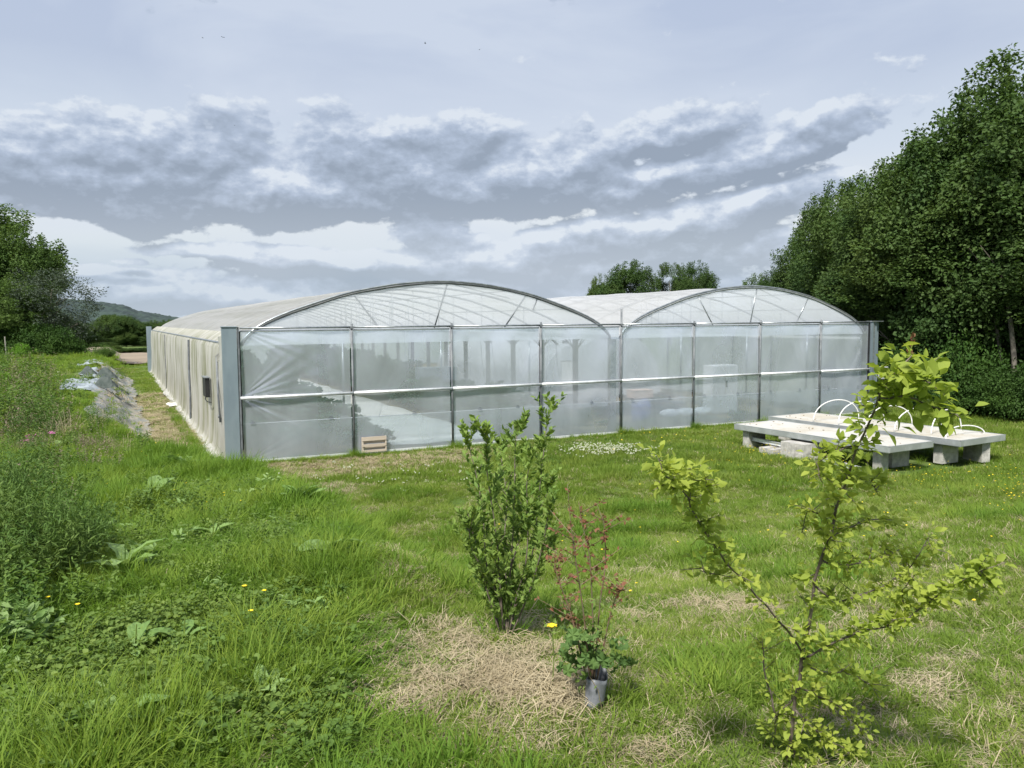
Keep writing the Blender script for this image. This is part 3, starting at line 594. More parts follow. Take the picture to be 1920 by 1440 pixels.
    MB().box((0, 0, .9), (2.2, .8, .06)).obj('top', m_dark, t); MB().box((0, .2, 1.15), (1.4, .5, .45)).obj('drawer_unit', m_greybox, t)
    for s in (-1, 1):
        for q in (-1, 1): MB().box((s*1.0, q*.35, .43), (.06, .06, .86)).obj('leg', m_dark, t)
inside()
# ------------------------------------------------------------------ insulated panels on blocks
def platform(cx, cy, w, l, z, rz, lab):
    t = empty('insulated_panel', (cx, cy, z), lab, 'panel', 'insulated panels laid on concrete blocks', rz)
    b = MB(); b.box((0, 0, -.004), (w-.02, l-.02, .008)); b.obj('top_sheet', m_panel, t)
    b = MB(); b.box((0, 0, -.065), (w-.03, l-.03, .112)); b.obj('core', m_alu, t)
    gg = np.random.default_rng(int(cx*10)); b = MB()
    for _ in range(26):
        x, y = (gg.random()-.5)*w*.9, (gg.random()**.6-.5)*l*.92; r = .006+.018*gg.random(); b.lathe([(r, 0), (r*.8, r*.5), (0, r*.6)], (x, y, .001), 5)
    b.obj('debris', m_soil, t, kind='stuff')
    for (x, y, a, c) in ((-w/2, 0, .02, l), (w/2, 0, .02, l), (0, -l/2, w-.02, .02), (0, l/2, w-.02, .02)):
        q = MB(); q.box((x, y, -.055), (a, c, .115)); q.box((x*.985, y*.993, -.118), (a+.01 if a < .1 else a, c+.01 if c < .1 else c, .012)); q.box((x*.992, y*.996, .004), (a+.015, c+.015, .006)); q.obj('edge_trim', m_alu, t)
    return t
platform(11.38, -5.27, 1.36, 4.05, .56, .055, 'nearer of two pale insulated panels laid flat on concrete blocks, sandy dirt on top')
platform(13.24, -5.02, 1.60, 4.9, .57, .07, 'farther pale insulated panel with white hoops on it, laid on concrete blocks')
def blockmesh():
    b = MB(); L_, W_, H_ = .5, .2, .2
    b.box((0, -W_/2+.015, H_/2), (L_, .03, H_)); b.box((0, W_/2-.015, H_/2), (L_, .03, H_))
    for x in (-L_/2+.015, -.08, .08, L_/2-.015): b.box((x, 0, H_/2), (.03, W_-.06, H_))
    b.box((0, 0, H_-.01), (L_-.06, W_-.06, .012)); return b.mesh('concrete_block', m_conc)
BM = blockmesh()
TZ = lambda x, y: float(T(x, y))
blocks = [ # x, y, z, rz, label
    (10.66, -5.02, -.01, 0, 'lower left block of the stacked concrete blocks before the nearer panel'), (10.64, -5.24, -.01, .05, 'lower middle block of the stacked concrete blocks before the nearer panel'), (10.66, -5.46, -.01, 0, 'lower right block of the stacked concrete blocks before the nearer panel'),
    (10.67, -5.03, .19, 0, 'upper left block of the stacked concrete blocks before the nearer panel'), (10.65, -5.25, .19, .02, 'upper middle block of the stacked concrete blocks before the nearer panel'), (10.69, -5.47, .19, -.04, 'upper right block of the stacked concrete blocks before the nearer panel'),
    (10.62, -4.42, -.02, .06, 'single low concrete block lying leftmost, apart from the stack'), (10.60, -4.68, -.02, -.03, 'single low concrete block lying between the leftmost block and the stack'),
    (10.95, -3.55, .03, 0, 'lower block under the far left corner of the nearer panel'), (10.95, -3.55, .232, 0, 'upper block under the far left corner of the nearer panel'),
    (12.95, -6.98, .03, 0, 'lower block under the near left corner of the farther panel'), (12.95, -6.98, .232, 0, 'upper block under the near left corner of the farther panel'),
    (13.72, -7.12, .03, 1.35, 'lower block under the near right corner of the farther panel'), (13.72, -7.12, .232, 1.35, 'upper block under the near right corner of the farther panel'),
    (11.72, -6.78, .03, 0, 'lower block under the right end of the nearer panel'), (11.72, -6.78, .232, 0, 'upper block under the right end of the nearer panel'),
    (13.7, -3.0, .03, 0, 'lower block under the back edge of the farther panel'), (13.7, -3.0, .232, 0, 'upper block under the back edge of the farther panel'), (12.6, -3.0, .232, 0, 'block under the back left corner of the farther panel'), (12.6, -3.0, .03, 0, 'bottom block under the back left corner of the farther panel')]
for (x, y, z, rz, lb) in blocks:
    add('concrete_block', BM, None, (x, y, z), (0, 0, rz), label=lb, cat='block', group='concrete blocks under and before the panels')
add('standing_block', MB().box((0, 0, .215), (.2, .2, .43)).mesh('standing_block', m_conc), None, (11.05, -6.95, .0), label='pale concrete block set upright under the near corner of the nearer panel', cat='block')
def rails():
    for i, (x, y, z, rz, m, lb) in enumerate(((10.8, -4.1, .24, 1.50, m_rail, 'pale metal rail lying under the nearer panel above the low blocks'), (10.95, -4.3, .17, 1.5, m_dark, 'dark metal rail lying under the nearer panel beside the pale one'), (10.8, -6.2, .06, 1.35, m_rail, 'pale slat sticking out right of the stacked blocks'))):
        b = MB(); b.box((0, 0, 0), (1.5, .05, .06)); b.box((0, 0, .035), (1.5, .09, .008)); b.box((0, 0, -.035), (1.5, .09, .008))
        o = b.obj('metal_rail', m, label=lb, cat='rail'); o.location = (x, y, z); o.rotation_euler = (0, 0, rz)
rails()
def hoop(xa, xb, y, h, lb, skew=0, yb=None):
    a = np.linspace(0, math.pi, 22); yb = y if yb is None else yb
    P = np.c_[(xa+xb)/2-(xb-xa)/2*np.cos(a), y+(yb-y)*(1-np.cos(a))/2+skew*np.sin(a), .56+h*np.sin(a)**.85]
    MB().tube(P, .012, 8).obj('hoop', m_pvc, smooth=True, label=lb, cat='hoop', group='white pipe hoops on the farther panel')
hoop(12.40, 13.92, -3.95, .50, 'first white pipe hoop, nearest the greenhouse film'); hoop(12.45, 13.97, -4.65, .52, 'second white pipe hoop counting from the greenhouse film', .05)
hoop(12.5, 14.02, -5.35, .48, 'third white pipe hoop, half hidden by the sapling top'); hoop(12.55, 14.07, -6.05, .50, 'fourth white pipe hoop, partly behind sapling leaves')
hoop(12.85, 14.1, -6.7, .50, 'tall white pipe hoop near the free end of the farther panel', 0, -6.5); hoop(12.7, 14.15, -7.15, .20, 'low flattened white pipe hoop at the free end of the farther panel', .1, -7.0)
# ------------------------------------------------------------------ tarp covered bank left of the greenhouse
def tarp():
    t = empty('tarp_bank_cover', (-2.2, 10, .3), 'weathered grey tarpaulin sheets covering the bank beside the trodden path', 'tarpaulin')
    r4 = np.random.default_rng(5)
    def sheet(name, y0, y1, xa, xb, ny, nx, mat, amp, seed):
        g = np.random.default_rng(seed); Y, U = np.meshgrid(np.linspace(y0, y1, ny), np.linspace(0, 1, nx), indexing='ij')
        X = np.array([np.interp(u, [0, 1], [xa, xb]) for u in U.ravel()]).reshape(U.shape)+.07*np.sin(Y*.9+seed)+.04*np.sin(Y*2.3+np.sin(Y*5))+.05*g.normal(size=(ny, 1))*(U < .3)
        w = amp*(np.abs(np.sin(X*7+Y*1.1+seed))*np.sin(Y*2.3+X*3)+.6*np.sin(X*13-Y*2.1)+.5*np.sin(Y*6.1+X*4)+.3*g.normal(size=X.shape))
        Z = T(X, Y)+.05+w*(.4+.6*np.sin(U*math.pi))
        P = np.stack([X, Y, Z], -1)-np.array([-2.2, 10, .3])
        MB().grid(P).obj(name, mat, t, smooth=False)
    sheet('slope_sheet', 2.6, 13, -1.62, -3.0, 90, 20, m_tarpd, .035, 1)
    sheet('slope_sheet', 12.6, 30, -1.65, -3.0, 90, 18, m_tarpd, .05, 2)
    sheet('top_sheet', 11.5, 17.5, -2.75, -4.1, 40, 16, m_tarp, .045, 3)
    sheet('top_sheet', 18, 24, -2.7, -3.7, 34, 12, m_tarp, .06, 4)
    sheet('top_sheet', 27, 34, -2.9, -4.0, 30, 10, m_tarp, .08, 6)
tarp()
def flaps():
    for i, (x, y, s, lb) in enumerate(((-2.72, 13.0, .55, 'dark raised tarpaulin fold nearest the black-topped bank edge'), (-2.75, 18.5, .6, 'dark tarpaulin fold standing up on the bank crest'), (-3.4, 19.5, .45, 'small dark tarpaulin fold among weeds behind the smooth grey sheet'))):
        b = MB(); n = 9; V = []
        for u in np.linspace(0, 1, n): V.append([(x+(u-.5)*s*1.5, y+v*.8+.1*math.sin(u*5), TZ(x, y)+.12+s*.7*math.sin(u*math.pi)*math.sin(v*math.pi)+.03*math.sin(9*u+7*v)) for v in np.linspace(0, 1, 7)])
        b.grid(np.array(V)).obj('tarpaulin_fold', plain('dark_tarp%d' % i, (.035, .05, .045), (.06, .075, .07), .85), label=lb, cat='tarpaulin')
flaps()
# ------------------------------------------------------------------ scattering (ground cover only)
def scatter(name, P, rot, sc, idx, protos, label):
    pc = bpy.data.collections.new(name+'_kinds')
    for i, me in enumerate(protos):
        o = bpy.data.objects.new('%s_kind_%02d' % (name, i), me); pc.objects.link(o)
    me = bpy.data.meshes.new(name); me.vertices.add(len(P)); me.vertices.foreach_set('co', np.ascontiguousarray(P, dtype=np.float32).ravel())
    for nm, ty, arr in (('rot', 'FLOAT_VECTOR', rot), ('sc', 'FLOAT_VECTOR', sc)):
        a = me.attributes.new(nm, ty, 'POINT'); a.data.foreach_set('vector', np.ascontiguousarray(arr, dtype=np.float32).ravel())
    a = me.attributes.new('idx', 'INT', 'POINT'); a.data.foreach_set('value', np.ascontiguousarray(idx, dtype=np.int32)); me.update()
    o = add(name, me, label=label, kind='stuff')
    ng = bpy.data.node_groups.new(name+'_nodes', 'GeometryNodeTree')
    ng.interface.new_socket('Geometry', in_out='INPUT', socket_type='NodeSocketGeometry'); ng.interface.new_socket('Geometry', in_out='OUTPUT', socket_type='NodeSocketGeometry')
    gi = ng.nodes.new('NodeGroupInput'); go = ng.nodes.new('NodeGroupOutput')
    ci = ng.nodes.new('GeometryNodeCollectionInfo'); ci.inputs['Collection'].default_value = pc; ci.inputs['Separate Children'].default_value = True; ci.inputs['Reset Children'].default_value = True
    ip = ng.nodes.new('GeometryNodeInstanceOnPoints'); ip.inputs['Pick Instance'].default_value = True
    def attr(nm, ty):
        n = ng.nodes.new('GeometryNodeInputNamedAttribute'); n.data_type = ty; n.inputs['Name'].default_value = nm; return n.outputs['Attribute']
    e = ng.nodes.new('FunctionNodeEulerToRotation'); ng.links.new(attr('rot', 'FLOAT_VECTOR'), e.inputs[0])
    mp = ng.nodes.new('GeometryNodeMeshToPoints'); ng.links.new(gi.outputs[0], mp.inputs['Mesh'])
    ng.links.new(mp.outputs[0], ip.inputs['Points']); ng.links.new(ci.outputs[0], ip.inputs['Instance']); ng.links.new(attr('idx', 'INT'), ip.inputs['Instance Index'])
    ng.links.new(e.outputs[0], ip.inputs['Rotation']); ng.links.new(attr('sc', 'FLOAT_VECTOR'), ip.inputs['Scale']); ng.links.new(ip.outputs[0], go.inputs[0])
    md = o.modifiers.new('scatter', 'NODES'); md.node_group = ng
    return o
def tuft(name, n, rad, h, w, lean, mat, seed, bend=.5, flat=0.0):
    """a tuft of curved tapering blades"""
    g = np.random.default_rng(seed); a = g.random(n)*6.283; r = rad*np.sqrt(g.random(n))
    base = np.c_[r*np.cos(a), r*np.sin(a), np.full(n, -.015)]; hh = h*(.45+.75*g.random(n)); ww = w*(.7+.6*g.random(n))
    b = a+g.normal(size=n)*.9; out = np.c_[np.cos(b), np.sin(b), np.zeros(n)]; le = lean*(.3+g.random(n)); side = np.c_[-np.sin(b), np.cos(b), np.zeros(n)]
    tw = g.normal(size=n)*.7; side = side*np.cos(tw)[:, None]+out*np.sin(tw)[:, None]
    V = []
    for s, wf in ((0, 1), (.38, .95), (.74, .62), (1, 0)):
        zz = hh*(s-(bend*le)*s**2.2*.9)*(1-flat); p = base+out*(hh*le*s**1.8)[:, None]; p = p+np.c_[np.zeros(n), np.zeros(n), zz]
        if flat: p[:, 2] += .012*g.random(n)
        if wf: V += [p-side*(ww*wf/2)[:, None], p+side*(ww*wf/2)[:, None]]
        else: V += [p]
    V = np.stack(V, 1).reshape(-1, 3); Tt = np.array([0, 1, 3, 0, 3, 2, 2, 3, 5, 2, 5, 4, 4, 5, 6])
    L_ = (Tt[None]+np.arange(n)[:, None]*7).ravel()
    return fast_mesh(name, V, L_, 3, mat, tint=np.repeat(g.random(n), 7), smooth=True)
def straw_clump(name, n, rad, seed):
    g = np.random.default_rng(seed); a = g.random(n)*6.283; r = rad*np.sqrt(g.random(n)); c = np.c_[r*np.cos(a), r*np.sin(a), .004+.03*g.random(n)]
    dr = g.normal(size=(n, 3))*np.array([1, 1, .30]); dr = unit(dr); ln = (.03+.11*g.random(n)**1.5)[:, None]; s = unit(np.cross(dr, [0, 0, 1.])); w = (.0007+.0012*g.random(n)**2)[:, None]
    md = c+np.c_[np.zeros(n), np.zeros(n), .012*g.random(n)]
    V = np.stack([c-dr*ln/2-s*w, c-dr*ln/2+s*w, md+s*w, md-s*w, c+dr*ln/2+s*w*.6+s*ln*.08, c+dr*ln/2-s*w*.6+s*ln*.08], 1).reshape(-1, 3)
    return fast_mesh(name, V, (np.array([0, 1, 2, 0, 2, 3, 3, 2, 4, 3, 4, 5])[None]+np.arange(n)[:, None]*6).ravel(), 3, m_straw, tint=np.repeat(g.random(n), 6))
def weed_patch(name, n, rad, size, mat, seed, hgt=.06, lobes=3):
    g = np.random.default_rng(seed); a = g.random(n)*6.283; r = rad*np.sqrt(g.random(n)); c = np.c_[r*np.cos(a), r*np.sin(a), hgt*(.3+g.random(n))]
    P = []; D = []
    for k in range(lobes):
        t = a*3+k*6.283/lobes*.8; P.append(c); D.append(np.c_[np.cos(t), np.sin(t), .25+.3*g.random(n)])
    P = np.concatenate(P); D = np.concatenate(D); s = size*(.6+.7*g.random(len(P)))
    V, L_, k = leaves(P, D, s, s*.75, rg=g)
    return fast_mesh(name, V, L_, 3, mat, tint=np.repeat(g.random(len(P)), k))
def flower_head(name, mat, n, size, h, seed, stem=True):
    g = np.random.default_rng(seed); t = np.linspace(0, 6.283, n, endpoint=False); P = np.tile([0, 0, h], (n, 1)).astype(float); D = np.c_[np.cos(t), np.sin(t), np.full(n, .45)]
    V, L_, k = leaves(P, D, size, size*.9, nrm=np.tile([0, 0, 1.], (n, 1)), rg=g)
    return V, L_, k
def flower_mesh(name, mat, n=5, size=.011, h=.14):
    V, L_, k = flower_head(name, mat, n, size, h, 1)
    b = MB(); b.put(V, L_.reshape(-1, 3).tolist(), 0); b.tube([(0.01, 0, 0), (.004, .003, h*.5), (0, 0, h)], .0012, 3, False, mi=1)
    return b.mesh(name, mat, m_grass)
def clover_mesh():
    b = MB()
    g = np.random.default_rng(2)
    for i in range(5):
        x, y = g.normal(size=2)*.03; h = .09+.03*g.random(); b.lathe([(0, h-.008), (.009, h), (.008, h+.010), (0, h+.014)], (x, y, 0), 6, 0); b.tube([(x, y, 0), (x, y, h)], .001, 3, False, 1)
    return b.mesh('clover_head', m_wflower, m_grass)
def grass():
    g = np.random.default_rng(21)
    P = [tuft('grass_a', 34, .055, .075, .0042, .55, m_grass, 1), tuft('grass_b', 30, .06, .10, .0045, .7, m_grass, 2), tuft('grass_c', 26, .05, .055, .004, .9, m_grass, 3),         # 0-2 lawn
         tuft('lush_a', 40, .06, .19, .0052, .6, m_lush, 4), tuft('lush_b', 36, .07, .24, .0055, .8, m_lush, 5), tuft('lush_c', 30, .06, .15, .006, .95, m_lush, 6),                  # 3-5 bank
         tuft('dry_a', 26, .06, .08, .0035, .9, m_straw, 7), straw_clump('straw_a', 80, .09, 8), straw_clump('straw_b', 110, .12, 9),                                                 # 6-8
         tuft('far_a', 60, .20, .13, .009, .6, m_grass, 10), tuft('far_b', 60, .22, .20, .011, .7, m_lush, 11), tuft('far_dry', 60, .22, .10, .008, .8, m_straw, 12),                # 9-11
         weed_patch('weed_a', 24, .12, .017, m_weed, 13), weed_patch('weed_b', 12, .13, .026, m_weed, 14, .08), weed_patch('clover_leaf', 60, .12, .014, m_weed, 15, .03),            # 12-14
         tuft('path_a', 44, .10, .045, .005, .9, m_grass, 16)]                                                                                                                # 15
    pts = []; rots = []; scs = []; ids = []
    def ok(x, y):
        ins = (x > -.42) & (x < 19.6) & (y > -.01) & (y < 37); d = np.hypot(x-CAM[0], y-CAM[1])
        pan = ((x > 10.45) & (x < 14.1) & (y > -7.6) & (y < -3.0))
        trp = (x < -1.6) & (x > -4.2) & (y > 2.4) & (y < 34) & ~((x < -3.05) & ((y < 10.5) | ((y > 17.5) & (y < 18.5)) | (y > 24)))
        return (~ins) & (d > 1.0) & (~(trp & (g.random(len(x)) < .93))) & (~pan) & ~((x < 8) & (x > -75) & (y > 46))
    def frustum_pts(n, d0, d1, pad=.09):
        """points spread over the ground in the wedge in front of the camera"""
        d = np.sqrt(d0*d0+g.random(n)*(d1*d1-d0*d0)); a = YAW+(g.random(n)-.5)*2*(math.atan(960/F_PX)+pad)
        return CAM[0]+d*np.sin(a), CAM[1]+d*np.cos(a)
    def push(x, y, idx, sc, tall=None, sink=0):
        z = T(x, y)-sink; n = len(x); pts.append(np.c_[x, y, z]); rots.append(np.c_[g.normal(size=n)*.10, g.normal(size=n)*.10, g.random(n)*6.283])
        t = sc if tall is None else sc*tall; scs.append(np.c_[sc, sc, t]); ids.append(idx)
    def low(x, y, s, ph): return .5+.5*np.sin(x*s+ph+1.3*np.sin(y*s*.8+ph))*np.sin(y*s*1.1+2*ph+1.1*np.sin(x*s*.7))
    def region(n, d0, d1, far=False, scale=1.0):
        x, y = frustum_pts(n, d0, d1); k = ok(x, y); x, y = x[k], y[k]; n = len(x)
        xf = edge_x(y); bank = sm((xf-x)/.5+.35+.25*np.sin(y*2.1)+.2*np.sin(x*2.7)); dr = dry(x, y); u = g.random(n)
        keep = u > np.where(dr > .35, dr*.42, .15*dr); 
        # thin spots in the lawn
        gap = (low(x, y, 2.3, 1.7)*low(x, y, 5.1, .3)); keep &= ~((g.random(n) < .75) & (gap > .52) & (bank < .5))
        x, y, bank, dr, n = x[keep], y[keep], bank[keep], dr[keep], int(keep.sum())
        isb = g.random(n) < bank; clump = low(x, y, 1.9, .6); drm = g.random(n)
        if far:
            idx = np.where(isb & (g.random(n) < .25), 10, 9); idx = np.where(g.random(n) < .10+.35*(dr > .1), 11, idx)
        else:
            idx = np.where(isb, 3+g.integers(0, 3, n), g.integers(0, 3, n)); idx = np.where((drm < .10+.5*dr) & (~isb), 6, idx)
            tall = (~isb) & (clump > .66) & (g.random(n) < .16); idx = np.where(tall, 5, idx)
            idx = np.where(isb & (g.random(n) < .16), 12+g.integers(0, 2, n), idx); idx = np.where(isb & (g.random(n) < .10), 6, idx); hidden = isb & (x < -2.4) & (y > 2); idx = np.where(hidden, np.where(g.random(n) < .2, 6, 0), idx)
        hs = (.75+.6*g.random(n))*np.where(isb, .30+.75*clump*clump+.25*(g.random(n) < .15), .55+.6*clump)
        hs = hs*(1-.42*np.clip(dr, 0, 1)); hs = np.where((x > -2.2) & (x < 0) & (y > -1.5), hs*.45, hs)
        near_front = (y > -1.6) & (x > -.5) & (x < 19.5); hs = np.where(near_front & (y < -.35), hs*.75, hs)
        push(x, y, idx, scale*(.8+.5*g.random(n)), hs)
    region(20000, 1.3, 7); region(40000, 7, 15, scale=1.25); region(30000, 15, 30, True, .9); region(24000, 30, 60, True, 1.5); region(14000, 60, 110, True, 2.6)
    # straw thatch on the dry patches and mats between the tufts
    for (cx, cy, r, s) in DRYW:
        n = int(44*s*max(r, .25)**1.2/.35)
        x = cx+g.normal(size=n)*r*.66; y = cy+g.normal(size=n)*r*.66; k = ok(x, y) & (g.random(n) < .10+.75*dry(x, y)**2); x, y = x[k], y[k]
        push(x, y, 7+g.integers(0, 2, len(x)), .8+.5*g.random(len(x)), sink=-.006)
    x, y = frustum_pts(2600, 1.5, 12); k = ok(x, y); push(x[k], y[k], np.full(k.sum(), 7), .6+.4*g.random(k.sum()))
    x = -1.9+1.8*g.random(1500); y = -2+22*g.random(1500)**1.4; push(x, y, 7+g.integers(0, 2, 1500), .9+.6*g.random(1500))
    x = -1.9+1.6*g.random(4200); y = -2+36*g.random(4200); push(x, y, np.where(g.random(4200) < .35, 6, 15), .8+.6*g.random(4200), .7)
    x = -1+9*g.random(1500)**1.3; y = -2.3+2.1*g.random(1500); push(x, y, np.where(g.random(1500) < .4, 7, 15), .8+.5*g.random(1500))
    # taller fringe against the front rail, the posts, the blocks and the wall foot
    x = -.5+19.9*g.random(1500); y = -.10-.22*g.random(1500)**1.5; push(x, y, np.where(g.random(1500) < .55, 3, g.integers(0, 3, 1500)), .7+.4*g.random(1500), .45+.35*low(x, y, 1.3, 2))
    for k in range(0, 9):
        n = 26 if k else 70; w = .12 if k else .28; x = 2.4*k-(0 if k else .2)+g.normal(size=n)*w; y = -.14-np.abs(g.normal(size=n))*.1; push(x, y, 3+g.integers(0, 3, n), .8+.4*g.random(n), .8+.5*g.random(n))
    n = 240; x = -.62-.25*g.random(n); y = .4+12*g.random(n)**1.5; push(x, y, np.where(g.random(n) < .5, 4, 6), .7+.5*g.random(n), .7+.7*g.random(n))
    n = 220; x = 10.2+4.6*g.random(n); y = -7.6+4.2*g.random(n); push(x, y, 3+g.integers(0, 3, n), .8+.4*g.random(n), .5+.3*g.random(n))
    # leafy weeds low on the left bank
    n = 1900; px = 640*g.random(n)**1.1; py = 880+560*g.random(n); dd = 1.62/((py-600)/F_PX); q = CAM[None]+(fw[None]+rt[None]*((px-960)/F_PX)[:, None]-up[None]*((py-720)/F_PX)[:, None])*dd[:, None]
    k = low(q[:, 0], q[:, 1], 1.7, 3.1) > .42; q = q[k]; push(q[:, 0], q[:, 1], 12+g.integers(0, 3, len(q)), .7+.5*g.random(len(q)), sink=-.01)
    n = 800; x = 5+5*g.random(n); y = -4+3.5*g.random(n); push(x, y, np.full(n, 14), .9+.5*g.random(n))
    scatter('grass', np.concatenate(pts), np.concatenate(rots), np.concatenate(scs), np.concatenate(ids), P, 'uneven meadow grass, thatch and low weeds over the whole plot')
    # small flowers
    fm = [flower_mesh('buttercup', m_yellow), clover_mesh()]
    FP = []; FI = []
    def fl(px, py, sx, sy, n, i):
        for _ in range(n):
            p = ground_at(px+g.normal()*sx, min(py+g.normal()*sy, 1435)); 
            if not (p[0] > -.3 and p[1] > -.05 and p[0] < 19.5): FP.append(p); FI.append(i)
    fl(1440, 850, 40, 8, 120, 0); fl(1500, 880, 130, 18, 90, 0); fl(1760, 905, 80, 14, 70, 0); fl(1900, 925, 25, 22, 90, 0); fl(1600, 960, 200, 60, 60, 0); fl(1250, 830, 60, 10, 40, 0)
    fl(250, 900, 130, 40, 26, 0); fl(1150, 1030, 120, 90, 16, 0); fl(320, 850, 130, 30, 14, 0); fl(420, 960, 90, 30, 12, 0)
    fl(1130, 850, 34, 6, 95, 1); fl(1085, 852, 30, 5, 20, 1); fl(1190, 852, 30, 6, 24, 1); fl(780, 892, 90, 12, 18, 1); fl(130, 715, 60, 8, 20, 1); fl(600, 910, 120, 14, 10, 1)
    FP = np.array(FP); n = len(FP); s = .8+.5*g.random(n); far = np.clip(np.hypot(FP[:, 0]-CAM[0], FP[:, 1]-CAM[1])/14, 1, 1.5)
    scatter('meadow_flowers', FP+np.array([0, 0, .0]), np.c_[g.normal(size=(n, 2))*.15, g.random(n)*6.28], np.c_[s*far, s*far, s], np.array(FI), fm, 'small yellow and white flowers scattered through the lawn')
grass()
# ------------------------------------------------------------------ trees
def crown_mesh(name, mat, seed, rx, ry, rz, nclump, per, leaf, clump_r, lump=.28, shoots=30, holes=.0, squash=1.0, bottom=-1.0, lobes=0):
    """leaf clumps filling an uneven crown; centre at origin"""
    g = np.random.default_rng(seed)
    d = unit(g.normal(size=(nclump, 3))); d = d[d[:, 2] > bottom]
    ph = g.random(6)*6.28
    f = 1+lump*(np.sin(d[:, 0]*4+ph[0])*np.sin(d[:, 1]*4+ph[1])+.7*np.sin(d[:, 2]*6+ph[2])*np.sin(d[:, 0]*5+ph[3])+.5*np.sin(d[:, 1]*9+ph[4])*np.sin(d[:, 2]*8+ph[5]))
    r = f*(1-.62*g.random(len(d))**1.9); c = d*r[:, None]*np.array([rx, ry, rz])
    if lobes:   # billowing boughs: every bough a rounded mass of clumps with hollows between
        lc = unit(g.normal(size=(lobes, 3))); lc = lc[lc[:, 2] > bottom]; lc = lc*(.50+.30*g.random(len(lc)))[:, None]*np.array([rx, ry, rz*(1.0)]); lr = rx*(.26+.24*g.random(len(lc)))
        li = g.integers(0, len(lc), nclump); dd = unit(g.normal(size=(nclump, 3))+unit(lc[li])*.55+np.array([0, 0, .25])); c = lc[li]+dd*(lr[li]*(.72+.33*g.random(nclump)))[:, None]*np.array([1, 1, 1.05]); d = dd; lobe_t = g.random(len(lc))[li]
    # upright shoots that break the outline
    th = g.random(shoots)*6.28; el = .2+1.2*g.random(shoots); s0 = np.c_[np.cos(th)*np.cos(el)*rx, np.sin(th)*np.cos(el)*ry, np.sin(el)*rz]*.95
    sh = np.concatenate([s0+np.array([.12*g.normal(), .12*g.normal(), 1])[None]*k*.28*rz/4.5 for k in range(5)]); 
    c = np.concatenate([c, sh]); cr = np.concatenate([clump_r*(.6+.7*g.random(len(d))), np.full(len(sh), clump_r*.42)])
    P = []; 
    cnt = np.concatenate([np.full(len(d), per), np.full(len(sh), max(per//4, 5))])
    ci = np.repeat(np.arange(len(c)), cnt); off = np.clip(g.normal(size=(len(ci), 3)), -1.5, 1.5)*np.array([.55, .55, .42]); P = c[ci]+off*cr[ci][:, None]
    D = unit(off+np.array([0, 0, -.25])+g.normal(size=off.shape)*.6)
    nr = unit(unit(off)*.9+unit(P)*.5+g.normal(size=P.shape)*.45+np.array([0, 0, .35]))
    s = leaf*(.65+.7*g.random(len(P)))
    V, L_, k = leaves(P, D, s, s*.62, nrm=nr, tris=2, rg=g)
    return fast_mesh(name, V, L_, 3, mat, tint=np.repeat((np.concatenate([.75*lobe_t+.25*g.random(len(lobe_t)), np.full(len(sh), .2)])[ci] if lobes else .6*g.random(len(c))[ci])*.75+.3*g.random(len(ci)), k))
def trunk_mesh(name, seed, h, r, limbs=7, spread=2.2, mat=None, lean=.3):
    g = np.random.default_rng(seed); b = MB(); pts = [np.array([0, 0, -.2])]
    for i in range(1, 8): pts.append(np.array([lean*math.sin(i*.6+seed)*i/7, lean*math.cos(i*.5+seed)*i/7, h*i/7]))
    b.tube(pts, np.linspace(r, r*.25, 8), 9)
    for k in range(limbs):
        t = .28+.65*k/limbs; p0 = pts[int(t*7)]; a = g.random()*6.28; ln = spread*(1.1-.6*t); P = [p0+np.array([math.cos(a)*ln*s, math.sin(a)*ln*s, ln*.9*s**1.3])+g.normal(size=3)*.05*s for s in np.linspace(0, 1, 6)]
        b.tube(P, np.linspace(r*.42, r*.08, 6), 6)
        for j in (2, 3, 4):
            a2 = a+g.normal()*.9; l2 = ln*.5; b.tube([P[j]+np.array([math.cos(a2)*l2*s, math.sin(a2)*l2*s, l2*.8*s]) for s in (0, .5, 1)], [r*.18, r*.1, r*.04], 5)
    return b.mesh(name, mat or m_bark, smooth=True)
m_treeD = leafmat('bright_woodland_leaf', (.075, .130, .030), (.11, .160, .040), (.045, .085, .025), trans=.3, pos_scale=.5)
CRW = [crown_mesh('woodland_crown', m_treeA if i % 2 else m_treeD, 31+i, 1.0*2.9, 2.9, 4.2, 440, 110, .13, .46, lump=.32, shoots=46, bottom=-.9, lobes=26) for i in range(4)]
TRK = [trunk_mesh('woodland_trunk', 41+i, 8.5, .17) for i in range(3)]
def tree(name, x, y, top, wid, ci, label, group, cat='tree', crowns=CRW, trunks=TRK, base=None, crown_h=8.4, low=.0, rz=None):
    g0 = TZ(x, y) if base is None else base; t = empty(name, (x, y, g0), label, cat, group)
    H = top-g0; ch = (H-low)/crown_h; rz = (ci*1.7+x) if rz is None else rz
    add('crown', crowns[ci % len(crowns)], t, (0, 0, low+(H-low)*.49), (0, 0, rz), (wid/5.8, wid/5.8, ch*.94))
    add('trunk', trunks[ci % len(trunks)], t, (0, 0, 0), (0, 0, rz*2), (1, 1, H/10.5))
    return t
